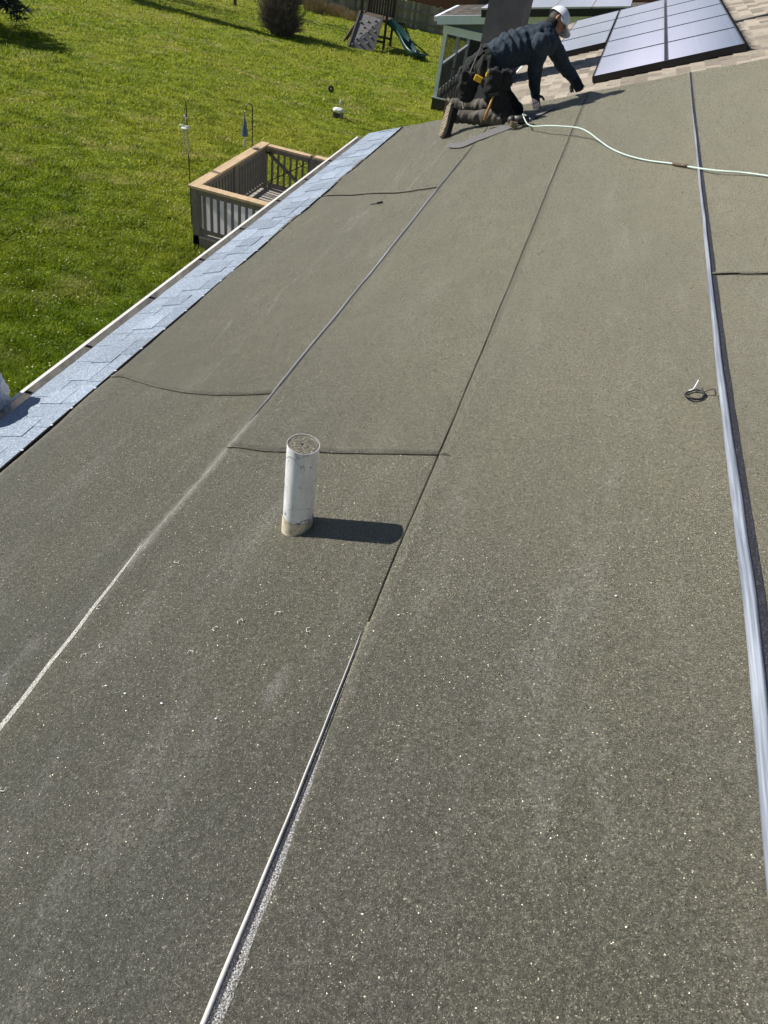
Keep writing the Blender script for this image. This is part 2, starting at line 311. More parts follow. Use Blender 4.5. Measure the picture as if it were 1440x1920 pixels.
class G:
    """collects shapes into one mesh"""
    def __init__(s): s.V = []; s.F = []; s.T = []
    def add(s, V, Fc, t=.5):
        n = len(s.V); s.V += [tuple(map(float, v)) for v in V]; s.F += [tuple(i+n for i in f) for f in Fc]; s.T += [t]*len(Fc); return s
    def box(s, c, d, A=None, t=.5):
        A = np.eye(3) if A is None else np.asarray(A); c = np.asarray(c, float)
        V = [c + A[0]*x*d[0]/2 + A[1]*y*d[1]/2 + A[2]*z*d[2]/2 for x in (-1, 1) for y in (-1, 1) for z in (-1, 1)]
        return s.add(V, [(0, 1, 3, 2), (4, 6, 7, 5), (0, 4, 5, 1), (2, 3, 7, 6), (0, 2, 6, 4), (1, 5, 7, 3)], t)
    def bx(s, x0, x1, y0, y1, z0, z1, t=.5): return s.box(((x0+x1)/2, (y0+y1)/2, (z0+z1)/2), (x1-x0, y1-y0, z1-z0), None, t)
    def bar(s, p, q, w, h=None, up=(0, 0, 1), t=.5):
        p, q = np.asarray(p, float), np.asarray(q, float); a = unit(q-p); u = np.asarray(up, float)
        if abs(a.dot(u)) > .98: u = np.array([0, 1., 0])
        l = unit(np.cross(u, a)); u = np.cross(a, l)
        return s.box((p+q)/2, (np.linalg.norm(q-p), w, h or w), [a, l, u], t)
    def tube(s, pts, rad, n=8, t=.5, cap=True):
        P = [np.asarray(p, float) for p in pts]; K = len(P); rr = rad if hasattr(rad, '__len__') else [rad]*K
        V = []; prev = None
        for i in range(K):
            a = unit(P[min(i+1, K-1)]-P[max(i-1, 0)])
            if prev is None: u = unit(np.cross(a, [0, 0, 1] if abs(a[2]) < .9 else [1, 0, 0]))
            else: u = unit(prev - a*prev.dot(a))
            prev = u; v = np.cross(a, u)
            V += [P[i] + (u*math.cos(2*PI*j/n) + v*math.sin(2*PI*j/n))*rr[i] for j in range(n)]
        Fc = [(i*n+j, i*n+(j+1) % n, (i+1)*n+(j+1) % n, (i+1)*n+j) for i in range(K-1) for j in range(n)]
        if cap: Fc += [tuple(range(n))[::-1], tuple((K-1)*n+j for j in range(n))]
        return s.add(V, Fc, t)
    def ell(s, c, r, A=None, nu=14, nv=9, t=.5):
        A = np.eye(3) if A is None else np.asarray(A); c = np.asarray(c, float); V = [c - A[2]*r[2]]
        for i in range(1, nv):
            th = PI*i/nv
            for j in range(nu):
                f = 2*PI*j/nu; V.append(c + A[0]*r[0]*math.sin(th)*math.cos(f) + A[1]*r[1]*math.sin(th)*math.sin(f) - A[2]*r[2]*math.cos(th))
        V.append(c + A[2]*r[2]); e = len(V)-1
        Fc = [(0, 1+(j+1) % nu, 1+j) for j in range(nu)]
        for i in range(nv-2):
            for j in range(nu): a = 1+i*nu; Fc.append((a+j, a+(j+1) % nu, a+nu+(j+1) % nu, a+nu+j))
        a = 1+(nv-2)*nu; Fc += [(a+j, a+(j+1) % nu, e) for j in range(nu)]
        return s.add(V, Fc, t)
    def cap(s, p, r0, q, r1, n=12):
        """tapered capsule, for the remeshed bodies"""
        p, q = np.asarray(p, float), np.asarray(q, float); a = unit(q-p); u = unit(np.cross(a, [0, 0, 1] if abs(a[2]) < .9 else [1, 0, 0])); v = np.cross(a, u)
        ring = []
        for k in range(1, 5): th = PI/2*(1-k/4); ring.append((p - a*r0*math.sin(th), r0*math.cos(th)))
        for k in range(0, 4): th = PI/2*(k/4); ring.append((q + a*r1*math.sin(th), r1*math.cos(th)))
        V = [p - a*r0]
        for c, r in ring: V += [c + (u*math.cos(2*PI*j/n)+v*math.sin(2*PI*j/n))*r for j in range(n)]
        V.append(q + a*r1); K = len(ring); e = len(V)-1
        Fc = [(0, 1+(j+1) % n, 1+j) for j in range(n)]
        Fc += [(1+i*n+j, 1+i*n+(j+1) % n, 1+(i+1)*n+(j+1) % n, 1+(i+1)*n+j) for i in range(K-1) for j in range(n)]
        Fc += [(1+(K-1)*n+j, 1+(K-1)*n+(j+1) % n, e) for j in range(n)]
        return s.add(V, Fc)
    def build(s, name, m, parent=None, smooth=False, tone=False, origin=None, label=None):
        o = mesh_obj(name, s.V, s.F, m, parent, smooth, s.T if tone else None, origin)
        if label: o['label'] = label
        return o
    def organic(s, name, m, parent=None, voxel=.01, smooth=4, disp=None, label=None):
        """fuse the collected volumes into one continuous skin"""
        o = mesh_obj(name, s.V, s.F, m); r = o.modifiers.new('r', 'REMESH'); r.mode = 'VOXEL'; r.voxel_size = voxel
        q = o.modifiers.new('s', 'SMOOTH'); q.iterations = smooth; q.factor = .6
        dg = bpy.context.evaluated_depsgraph_get(); me = bpy.data.meshes.new_from_object(o.evaluated_get(dg))
        o.modifiers.clear(); old = o.data; o.data = me; bpy.data.meshes.remove(old); me.name = name
        me.polygons.foreach_set('use_smooth', [True]*len(me.polygons))
        if not me.materials: me.materials.append(m)
        if disp:
            L = o.location; N = [v.normal.copy() for v in me.vertices]
            for v, nn in zip(me.vertices, N): v.co += nn*disp(v.co+L)
            me.update()
        if parent is not None: par(o, parent)
        if label: o['label'] = label
        return o
def curve_pts(ctrl, n=60):
    """Catmull-Rom through control points"""
    c = [np.asarray(p, float) for p in ctrl]; c = [2*c[0]-c[1]] + c + [2*c[-1]-c[-2]]; out = []
    m = len(c)-3; per = max(2, n//m)
    for i in range(m):
        p0, p1, p2, p3 = c[i:i+4]
        for k in range(per):
            t = k/per; out.append(.5*(2*p1 + (p2-p0)*t + (2*p0-5*p1+4*p2-p3)*t*t + (3*p1-p0-3*p2+p3)*t**3))
    out.append(c[-2]); return out
def copy_tree(o, parent=None):
    c = o.copy(); sc.collection.objects.link(c)
    if parent is not None: c.parent = parent
    for ch in list(o.children): copy_tree(ch, c)
    return c
# ================================================================== SETTING: ground
nx, ny = 150, 190
xs = np.concatenate([np.linspace(-150, -26, 22), np.linspace(-25, 5, 121)[0:], np.linspace(8, 150, 12)])
ys = np.concatenate([np.linspace(-100, -2, 12), np.linspace(0, 56, 180), np.linspace(60, 260, 12)])
def bumpz(x, y):
    return .05*noise.noise(Vector((x*.35, y*.35, 0))) + .16*noise.noise(Vector((x*.09, y*.09, 5)))
def lawnz(x, y): return gz(y) + bumpz(x, y)
V = [(x, y, lawnz(x, y)) for y in ys for x in xs]; W_ = len(xs)
Fc = [(j*W_+i, j*W_+i+1, (j+1)*W_+i+1, (j+1)*W_+i) for j in range(len(ys)-1) for i in range(W_-1)]
lawn = mesh_obj('lawn', V, Fc, M['lawn'], smooth=True, origin=(0, 0, 0)); lawn['kind'] = 'structure'
# blades: density falls with the square of the distance
rs = np.random.RandomState(3)
def in_view(n):
    px = rs.uniform(-520, 880, n); py = rs.uniform(-25, 800, n)
    d = (R @ np.array([px-720, py-960, np.full(n, F)])); Y = np.full(n, 20.)
    def gzv(Y): t = Y-10; return np.where(Y < 8, 0, np.where(Y > 60, -2.8, np.where(t > 2, -.056*t, -.056*(t+2)**2/8)))
    for _ in range(40): Y = .5*Y + .5*d[1]*((gzv(Y)-CZ)/d[2])
    X = d[0]*Y/d[1]
    k = (X < -2.6) & (Y > 1) & (Y < 47) & (X > -45) & (py < 1050-px*1.05+60)
    k &= ~((X > -5.4) & (Y > 9.6) & (Y < 12.25)) & ~((X > -5.5) & (Y > 24.3))
    return X[k], Y[k]
BX, BY = in_view(740000)
nB = len(BX); BZ = np.array([lawnz(x, y) for x, y in zip(BX, BY)])
D_ = np.sqrt(BX**2 + BY**2 + (BZ-CZ)**2)
cl = np.array([noise.noise(Vector((x*2.1, y*2.9, 2)))+.6*noise.noise(Vector((x*.5, y*.8, 7))) for x, y in zip(BX, BY)])
hgt = (.020 + .022*rs.rand(nB))*(1+.7*np.clip(cl*2.2, -.6, 1.2))*(1+D_/60); wd = .0035 + .00062*D_
a = rs.rand(nB)*2*PI; lean = .3+rs.rand(nB)*1.3; la = rs.rand(nB)*2*PI
base = np.stack([BX, BY, BZ-.005], 1); dx = np.stack([np.cos(a), np.sin(a), 0*a], 1)*wd[:, None]
tip = base + np.stack([np.cos(la)*lean*hgt, np.sin(la)*lean*hgt, hgt], 1)
co = np.empty((nB*3, 3)); co[0::3] = base-dx; co[1::3] = base+dx; co[2::3] = tip
me = bpy.data.meshes.new('lawn_grass'); me.vertices.add(nB*3); me.vertices.foreach_set('co', co.ravel())
me.loops.add(nB*3); me.loops.foreach_set('vertex_index', np.arange(nB*3)); me.polygons.add(nB); me.polygons.foreach_set('loop_start', np.arange(nB)*3)
me.polygons.foreach_set('loop_total', np.full(nB, 3)) if hasattr(me.polygons[0], 'loop_total') and False else None
me.update(calc_edges=True); at = me.attributes.new('tone', 'FLOAT', 'FACE'); at.data.foreach_set('value', rs.rand(nB)**1.3)
me.materials.append(M['blade']); go = bpy.data.objects.new('lawn_grass', me); sc.collection.objects.link(go)
tag(go, 'short sunlit green grass covering the lawn', 'grass', kind='stuff')
LX, LY = in_view(2400); g = G()
for x, y in zip(LX, LY):
    if noise.noise(Vector((x*.3, y*.3, 9))) < -.12: continue
    d = math.hypot(x, y); r = (.005+.0008*d)*rnd.uniform(.5, 1.1); z = lawnz(x, y)+.05
    an = rnd.random()*PI; u = np.array([math.cos(an), math.sin(an), rnd.uniform(-.3, .3)])*r; v = np.array([-math.sin(an), math.cos(an), rnd.uniform(-.3, .3)])*r*.7
    c = np.array([x, y, z]); g.add([c-u, c-v, c+u, c+v], [(0, 1, 2, 3)])
tag(g.build('fallen_leaves', M['leaf']), 'small pale fallen leaves scattered over the lawn', 'leaves', kind='stuff')
# ================================================================== HOUSE with the roof being worked on
YR = 8.86; SE = -3.25; Y0 = -2.5
house = thing('house', (0, 3, 0), 'house in the foreground whose roof is covered with grey granular underlayment', 'house')
P = NR.P
def slab(g, roof, s0, s1, y0, y1, o0, o1):
    V = [roof.P(s, y, o) for s in (s0, s1) for y in (y0, y1) for o in (o0, o1)]
    g.add(V, [(0, 1, 3, 2), (4, 6, 7, 5), (0, 4, 5, 1), (2, 3, 7, 6), (0, 2, 6, 4), (1, 5, 7, 3)])
g = G(); slab(g, NR, SE+.03, 3.2, Y0, YR-.02, -.11, -.014); g.build('roof_deck', M['plywood'], house)
g = G(); g.bx(-2.25, 3.1, Y0+.2, YR-.3, 0, 2.0); g.build('wall', M['siding'], house)
g = G(); g.add([(-2.25, YR-.3, 2.), (3.1, YR-.3, 2.), (3.1, YR-.3, 4.38), (-2.25, YR-.3, 2.32), (-2.25, YR-.42, 2.), (3.1, YR-.42, 2.), (3.1, YR-.42, 4.38), (-2.25, YR-.42, 2.32)],
      [(0, 1, 2, 3), (7, 6, 5, 4), (0, 4, 5, 1), (3, 2, 6, 7), (0, 3, 7, 4), (1, 5, 6, 2)]); g.build('gable_wall', M['siding'], house)
def swell(s, y):
    q = 1.0 if s < -.7 else .55
    return q*(.0085*noise.noise(Vector((s*2.2+y*.5, y*.8, 1.7))) + 0.0070*noise.noise(Vector((s*3.1-y*1.4, y*1.9+s*1.2, 4.2))) + 0.0026*noise.noise(Vector((s*9, y*7, 8))))
def interp(tab, v):
    return float(np.interp(v, [t[0] for t in tab], [t[1] for t in tab]))
lap3 = [(-3, -1.69), (.7, -1.69), (1.46, -1.703), (2.3, -1.664), (4.56, -1.654), (7, -1.649), (9, -1.645)]
lap4 = [(-3, -.728), (.22, -.73), (1.35, -.735), (2.01, -.726), (7.2, -.72), (9, -.715)]
lap5 = [(-3, .213), (.67, .214), (1.39, .228), (2.55, .226), (6.65, .258), (9, .286)]
lap2 = [(-3, -2.80), (1.9, -2.803), (2.9, -2.808), (3.5, -2.835), (4.3, -2.82), (5.67, -2.865), (6.7, -2.85), (8.8, -2.884)]
lap6 = [(-3, 1.17), (9, 1.25)]; lap7 = [(-3, 2.1), (9, 2.2)]; lap8 = [(-3, 3.19), (9, 3.19)]
def curve_of(px):
    t = sorted(NR.sy(*p) for p in px); return t
cutA = curve_of([(228, 708), (262, 717), (300, 728), (345, 737), (395, 741), (460, 741), (522, 738)])
cutB = curve_of([(612, 368), (660, 367), (720, 363), (770, 359), (819, 353)])
cutC = curve_of([(440, 841), (500, 848), (560, 849), (640, 853), (822, 857)])
cutD = curve_of([(1335, 516), (1380, 514), (1440, 514)]) + [(1.3, 3.42)]
def strip(lo, hi, near, far, ns=26):
    """one piece of underlayment; near/far = number or lap curve in (s, y)"""
    g = G(); fn = (lambda s: near) if isinstance(near, float) else (lambda s: interp(near, s))
    ff = (lambda s: far+0.) if isinstance(far, float) else (lambda s: interp(far, s)+.06)
    sm = interp(lo, 4); sM = interp(hi, 4); ny_ = max(10, int((ff((sm+sM)/2)-fn((sm+sM)/2))/.04))
    V = []; isN = not isinstance(near, float)
    for j in range(ny_+1):
        for i in range(ns+1):
            u = (i/ns)**1.0; v = j/ny_
            s = sm+(sM+.06-sm)*u; y = fn(s)+(ff(s)-fn(s))*v
            sl_ = interp(lo, y); sh_ = interp(hi, y)+.06; s = sl_+(sh_-sl_)*u; y = fn(s)+(ff(s)-fn(s))*v
            o = swell(s, y) + .0035*math.exp(-(s-sl_)/.09) - .004*max(0, 1-(sh_-s)/.07)
            if isN: o += .0045*math.exp(-(y-fn(s))/.05)
            if not isinstance(far, float): o -= .004*max(0, 1-(ff(s)-y)/.07)
            V.append(P(s, y, o))
    n1 = ns+1
    Fc = [(j*n1+i, j*n1+i+1, (j+1)*n1+i+1, (j+1)*n1+i) for j in range(ny_) for i in range(ns)]
    g.add(V, Fc); k = len(V); low = NR.n*.0018
    V2 = [V[j*n1]-low for j in range(ny_+1)] + [V[i]-low for i in range(n1)]
    g.V += [tuple(map(float, v)) for v in V2]
    e = [(j*n1, (j+1)*n1, k+j+1, k+j) for j in range(ny_)] + [(i+1, i, k+ny_+1+i, k+ny_+2+i) for i in range(ns)]
    nmain = len(g.F); g.F += e; g.T += [.5]*len(e)
    o = g.build('underlayment_strip', M['under'], house, smooth=False)
    o.data.materials.append(M['edge'])
    for i, p in enumerate(o.data.polygons):
        p.use_smooth = i < nmain
        if i >= nmain: p.material_index = 1
    return o
strip(lap2, lap3, Y0, cutA); strip(lap2, lap3, cutA, cutB); strip(lap2, lap3, cutB, YR)
strip(lap3, lap4, Y0, cutC); strip(lap3, lap4, cutC, YR)
strip(lap4, lap5, Y0, YR); strip(lap5, lap6, Y0, cutD); strip(lap5, lap6, cutD, YR)
strip(lap6, lap7, Y0, YR); strip(lap7, lap8, Y0, YR)
def ribbon(name, m, f_s, y0, y1, wfun, prof, label=None, n=None, tonef=None, off0=0., parent=house):
    """long raised strip along a lap; prof = [(u, height)] across; f_s = lower edge s(y)"""
    n = n or int(abs(y1-y0)/.02)+2; V = []; T = []
    for j in range(n):
        y = y0+(y1-y0)*j/(n-1); wv = wfun(y); s0 = f_s(y)
        for u, hh in prof:
            s = s0+wv*u
            V.append(P(s, y, swell(s, y)+off0+hh*(1 if wv > .001 else .4)))
            T.append(tonef(u, y) if tonef else .5)
    K = len(prof); Fc = [(j*K+i, j*K+i+1, (j+1)*K+i+1, (j+1)*K+i) for j in range(n-1) for i in range(K-1)]
    o = mesh_obj(name, V, Fc, m, parent, True, T)
    if label: o['label'] = label
    return o
nz1 = lambda y, f, z: noise.noise(Vector((y*f, 0, z)))
def wF(y): return float(np.interp(y, [-2, .45, .7, 1.0, 1.4, 2.5, 4, 5, 6.4, 7.2, 8.9], [.022, .026, .029, .033, .034, .026, .019, .016, .014, .006, .003]))*(1+.10*nz1(y, 3, 1))
archp = [(0, .004), (.06, .010), (.2, .0155), (.38, .0185), (.5, .0150), (.62, .0185), (.8, .015), (.94, .009), (1, .005)]
ribbon('selvage_shade_band', M['selvage'], lambda y: interp(lap5, y)+.005, Y0, YR-.02, lambda y: float(np.interp(y, [0, 1, 2, 4, 6.5, 9], [.054, .046, .038, .028, .020, .008]))*(1+.05*nz1(y, 5, 3)), [(0, .0052), (.5, .0056), (1, .0046)], 'dark bitumen selvage and painted film shadow beside the wide film')
ribbon('release_film', M['film'], lambda y: interp(lap5, y)-.004+.003*nz1(y, 2.2, 7), Y0, YR-.01, wF, archp, 'wide wrinkled pale blue release film')
ribbon('release_film', M['film2'], lambda y: interp(lap3, y)-.006, 2.30, 6.9, lambda y: float(np.interp(y, [2.3, 2.5, 4, 6, 6.9], [.005, .012, .014, .012, .005])), [(0, .005), (.3, .009), (.7, .009), (1, .006)], 'narrow grey release film behind the vent pipe')
ribbon('selvage_shade_band', M['selvage'], lambda y: interp(lap3, y)+.007, 2.6, 8.8, lambda y: .006, [(0, .0052), (1, .0046)])
ribbon('edge_bead', M['cord'], lambda y: interp(lap4, y)-.006, Y0, 1.17, lambda y: float(np.interp(y, [-2, .2, .6, 1.0, 1.12, 1.17], [.017, .0135, .0085, .006, .0045, .001])), [(0, .004), (.10, .0082), (.3, .0105), (.55, .0108), (.8, .0100), (.95, .007), (1, .004)], 'white edge bead below the vent pipe')
ribbon('selvage_shade_band', M['selvage'], lambda y: interp(lap4, y)+.006, Y0, 1.0, lambda y: float(np.interp(y, [.5, 1.0], [.009, .001])), [(0, .0056), (1, .0050)])
tn = lambda u, y: max(0, 1-abs(u-.5)*2)
ribbon('talc_scuff', M['scuff'], lambda y: interp(lap4, y)+.012, Y0, .85, lambda y: float(np.interp(y, [0, .5, .85], [.024, .019, .0005]))*(1+.3*nz1(y, 6, 5)), [(0, .0048), (.33, .0052), (.66, .0052), (1, .0046)], tonef=lambda u, y: 1.0-.5*abs(u-.4))
ribbon('chalk_line', M['chalk'], lambda y: interp(lap3, y)-.004, Y0, 1.47, lambda y: float(np.interp(y, [.2, .7, 1.3, 1.47], [.028, .021, .013, .004])), [(0, .0050), (.5, .0064), (1, .0052)], tonef=lambda u, y: .95-.5*abs(u-.5))
ribbon('talc_scuff', M['scuff'], lambda y: interp(lap3, y)-.05, 1.35, 2.35, lambda y: .11, [(0, .0018), (.25, .0040), (.5, .0056), (.75, .0050), (1, .0046)], tonef=lambda u, y: .42*tn(u, y))
ribbon('lap_line', M['edge'], lambda y: interp(lap4, y)-.002, 1.2, YR-.02, lambda y: .0034+.0012*nz1(y, 4, 2), [(0, .0050), (.5, .0078), (1, .0076)])
ribbon('talc_scuff', M['scuff'], lambda y: interp(lap4, y)+.0, .95, 1.7, lambda y: .07, [(0, .0052), (.5, .0056), (1, .0046)], tonef=lambda u, y: .25*tn(u, y))
for s0, y0, y1 in ((-1.0, .8, 1.1),):
    ribbon('talc_scuff', M['scuff'], lambda y: s0, y0, y1, lambda y: .16, [(0, .0012), (.5, .0016), (1, .0012)], tonef=lambda u, y: 0.42*tn(u, y)*max(0, 1-abs(y-.95)/.15))
fade = lambda y, a_, b_: max(0, min(1, (y-a_)/.5, (b_-y)/.5))
for s0, ya, yb, wd_, k_ in ((-2.22, 3.2, 8.3, .16, .18), (-2.0, 5.2, 8.5, .11, .24), (-2.42, 2.6, 5.0, .13, .14), (-1.92, .3, 1.5, .22, .16), (-1.42, -.2, .6, .26, .14)):
    ribbon('talc_scuff', M['scuff'], lambda y: s0+.05*nz1(y, .9, s0), ya, yb, lambda y: wd_*(1+.5*nz1(y, 1.7, s0+3)), [(0, .0012), (.25, .0016), (.5, .0018), (.75, .0016), (1, .0012)], tonef=lambda u, y: (k_+.10*nz1(y, 3, s0))*tn(u, y)*fade(y, ya, yb)+.10*tn(u, y)*fade(y, ya, yb))
def lap_shadow_gap(cut, wd=.0045):  # dark ribbon drawn as the shadow gap at an end lap
    V = []; c = curve_pts([(s, y, 0) for s, y in cut], 60)
    for p in c:
        for d, hh in ((-wd, .0068), (-.0004, .0088), (.0006, .0091)): V.append(P(p[0], p[1]+d, swell(p[0], p[1])+hh))
    mesh_obj('lap_line', V, [(j*3+i, j*3+i+1, (j+1)*3+i+1, (j+1)*3+i) for j in range(len(c)-1) for i in range(2)], M['edge'], house)
lap_shadow_gap(cutB, .003); lap_shadow_gap(cutD, .002)
# loose granules shed over the sheets: far too many to count
NG = 95000; rg = np.random.RandomState(11)
gs = rg.uniform(-2.78, 1.45, NG); gy = rg.uniform(.02, YR-.03, NG); gso = np.array([swell(a_, b_) for a_, b_ in zip(gs, gy)])
gr_ = .0009+.0011*rg.rand(NG)**2+.0012*(rg.rand(NG) > .96); gr_ *= .52+gy*.105; an = rg.rand(NG)*2*PI
SS_, NN_ = NR.S, NR.n; bp = SS_[None]*gs[:, None]+np.array([0, 1., 0])[None]*gy[:, None]+NN_[None]*(gso+.0025-NR.h)[:, None]+C0[None]
vv = np.empty((NG*4, 3))
for k in range(3): vv[k::4] = bp+SS_[None]*(np.cos(an+k*2.094)*gr_)[:, None]+np.array([0, 1., 0])[None]*(np.sin(an+k*2.094)*gr_)[:, None]
vv[3::4] = bp+NN_[None]*(gr_*1.5+.0028)[:, None]
ii = np.arange(NG)*4; li = np.stack([ii, ii+1, ii+3, ii+1, ii+2, ii+3, ii+2, ii, ii+3], 1).ravel()
me = bpy.data.meshes.new('loose_granules'); me.vertices.add(NG*4); me.vertices.foreach_set('co', vv.ravel()); me.loops.add(NG*9); me.loops.foreach_set('vertex_index', li)
me.polygons.add(NG*3); me.polygons.foreach_set('loop_start', np.arange(NG*3)*3); me.update(calc_edges=True)
at = me.attributes.new('tone', 'FLOAT', 'FACE'); at.data.foreach_set('value', np.repeat(rg.rand(NG), 3))
b = NB('granule_flecks'); me.materials.append(b.set(b.ramp(b.attr(), [(0, (.02, .02, .018)), (.42, (.05, .048, .04)), (.55, (.20, .19, .14)), (.88, (.34, .32, .23)), (1, (.56, .54, .44))]), .5, 0, .5))
lg = bpy.data.objects.new('loose_granules', me); sc.collection.objects.link(lg); par(lg, house); lg['kind'] = 'stuff'
# starter shingles at the eave: courses of laminated tabs
g = G()
def tab(s0, s1, y0, y1, o, t, dv=0.):
    V = [P(s0, y0+dv, 0), P(s1, y0, 0), P(s1, y1, 0), P(s0, y1-dv, 0), P(s0, y0+dv, o), P(s1, y0, o-.001), P(s1, y1, o-.001), P(s0, y1-dv, o)]
    g.add(V, [(0, 1, 2, 3), (7, 6, 5, 4), (0, 4, 5, 1), (1, 5, 6, 2), (2, 6, 7, 3), (3, 7, 4, 0)], t)
jag = lambda y: .006*nz1(y, 2, 1)
y = Y0
while y < YR-.05:
    L_ = .98; y1 = min(y+L_, YR-.04)
    tab(SE+.008*nz1(y, 3, 2), -2.83, y+.001, y1-.001, .0040, rnd.uniform(.35, .65)); y += L_
for s0, s1, o, ph in ((SE+.003, SE+.175, .0062, .0), (SE+.150, SE+.305, .0082, .13), (SE+.295, -2.826, .0058, .3)):
    y = Y0+ph
    while y < YR-.1:
        wd = rnd.uniform(.13, .30); gap = rnd.choice([.0, .09, .15, .2]); y1 = min(y+wd, YR-.05)
        tab(s0+rnd.uniform(-.002, .002), s1, y, y1, o, rnd.random(), rnd.uniform(0, .012)); y = y1+gap+.003
g.build('starter_shingles', M['starter'], house, tone=True)
g = G()
V = []; k = 0
for j in range(400):
    y = Y0+(YR-.05-Y0)*j/399
    for s, o in ((-2.829, .0), (-2.829, .0085), (-2.816, .0085), (-2.811, .0035)): V.append(P(s, y, o))
g.add(V, [(j*4+i, j*4+i+1, (j+1)*4+i+1, (j+1)*4+i) for j in range(399) for i in range(3)]); g.build('shingle_top_edge', M['edge'], house)
b = NB('mesh_band'); wv = b.N('ShaderNodeTexWave'); wv.inputs['Scale'].default_value = 30; wv.bands_direction = 'Y'; b.L(b.co, wv.inputs[0])
M['meshband'] = b.set(b.ramp(wv.outputs['Fac'], [(.3, (.05, .053, .06)), (.7, (.15, .155, .17))]), .8, 0, .3)
g = G(); V = []
for j in range(300):
    y = Y0+(YR-.04-Y0)*j/299
    for s in (-2.812, interp(lap2, y)+.02-.0): V.append(P(max(s, -2.812) if s == -2.812 else s+.04, y, -.004+.003*(s == -2.812)))
g.add(V, [(j*2, j*2+1, j*2+3, j*2+2) for j in range(299)]); 
slab(g, NR, -2.93, -2.74, Y0, YR-.03, -.013, -.0055); g.build('eave_membrane', M['meshband'], house)
y = -1.9
while y < YR-.2:
    g = G(); c = P(-2.822, y, .009); g.box(c, (.016, .007, .0022), [NR.S, [0, 1, 0], NR.n]); g.build('shingle_tick', M['white_paint'], house); y += rnd.uniform(.16, .3)
# gutter
GY1 = 8.70
ex = P(SE, 0, 0); gx1 = float(ex[0])+.02; gzt = float(ex[2])-.035; gx0 = float(P(-3.37, 0, 0)[0])
ribx = [(gx1, gzt), (gx1, gzt-.10), (gx0+.035, gzt-.10), (gx0+.004, gzt-.03), (gx0+.004, gzt), (gx0+.022, gzt+.002)]
ribo = [(gx1+.002, gzt), (gx1+.002, gzt-.103), (gx0+.033, gzt-.103), (gx0, gzt-.03), (gx0-.001, gzt+.004), (gx0+.022, gzt+.006)]
def extr(name, prof, m, y0, y1, par_):
    V = [(x, y, z) for y in (y0, y1) for x, z in prof]; K = len(prof)
    return mesh_obj(name, V, [(i, i+1, K+i+1, K+i) for i in range(K-1)], m, par_)
gut = extr('gutter', ribo, M['white_metal'], Y0, GY1, house); extr('gutter_inside', ribx, M['gutter_in'], Y0, GY1, gut)
g = G(); g.add([(x, GY1, z) for x, z in ribo[:5]]+[(x, GY1-.003, z) for x, z in ribo[:5]], [(0, 1, 2, 3, 4), (9, 8, 7, 6, 5)]); g.build('gutter_end_cap', M['white_metal'], gut)
for q in ((623, 298), (578, 331), (526, 376), (458, 426), (383, 484), (290, 556), (171, 644), (60, 735)):
    yh = float(atX(q[0], q[1], gx0+.05)[1]); g = G(); g.bx(gx0+.004, gx1, yh-.010, yh+.010, gzt-.016, gzt-.011); g.build('gutter_hanger', M['blackplastic'], gut)
    g = G(); g.bx(gx1-.03, gx1+.012, yh-.02, yh+.02, gzt-.009, gzt+.022); g.build('gutter_hanger', M['white_metal'], gut)
g = G(); g.bx(gx1+.004, gx1+.03, Y0, YR-.02, gzt-.19, gzt-.004); g.build('fascia', M['white_metal'], house)
# ================================================================== vent pipe
pb = NR.at(557, 987); H_ = .363; rp = .0522
pipe = thing('vent_pipe', pb, 'short white plastic vent pipe standing on the underlayment, dark grit inside its top', 'pipe')
def ringtube(z0, z1, r, m, name, parent, n=48, wob=0.):
    V = []; zs = np.linspace(z0, z1, 12)
    for z in zs:
        for j in range(n):
            f = 2*PI*j/n; V.append((pb[0]+r*math.cos(f), pb[1]+r*math.sin(f), pb[2]+z+(wob*math.sin(3*f) if z == z0 else 0)))
    return mesh_obj(name, V, [(i*n+j, i*n+(j+1) % n, (i+1)*n+(j+1) % n, (i+1)*n+j) for i in range(11) for j in range(n)], m, parent, True)
ringtube(-.05, .060, rp+.0005, M['pvcfoot'], 'yellowed_foot', pipe)
ringtube(.058, H_, rp-.0015, M['pvc'], 'pipe_body', pipe); ringtube(.0, H_, rp-.006, M['pvc'], 'pipe_inside', pipe)
g = G(); n = 48; V = []
for r, z in ((rp-.0015, H_), (rp-.0030, H_)):
    for j in range(n): f = 2*PI*j/n; V.append((pb[0]+r*math.cos(f), pb[1]+r*math.sin(f), pb[2]+z))
g.add(V, [(j, (j+1) % n, n+(j+1) % n, n+j) for j in range(n)]); g.build('rim', M['pvc'], pipe)
V = [(pb[0], pb[1], pb[2]+H_-.006)]
for k in range(1, 9):
    for j in range(n):
        f = 2*PI*j/n; r = (rp-.0026)*k/8; V.append((pb[0]+r*math.cos(f), pb[1]+r*math.sin(f), pb[2]+H_-.001+.0012*noise.noise(Vector((r*60*math.cos(f), r*60*math.sin(f), 0)))))
M['grit'] = granular('pipe_grit', (.02, .02, .016), (.14, .13, .10), (.30, .28, .22), (.75, .73, .6), 520, .93)[1]
mesh_obj('grit', V, [(0, 1+j, 1+(j+1) % n) for j in range(n)]+[(1+(k-1)*n+j, 1+k*n+j, 1+k*n+(j+1) % n, 1+(k-1)*n+(j+1) % n) for k in range(1, 8) for j in range(n)], M['grit'], pipe)
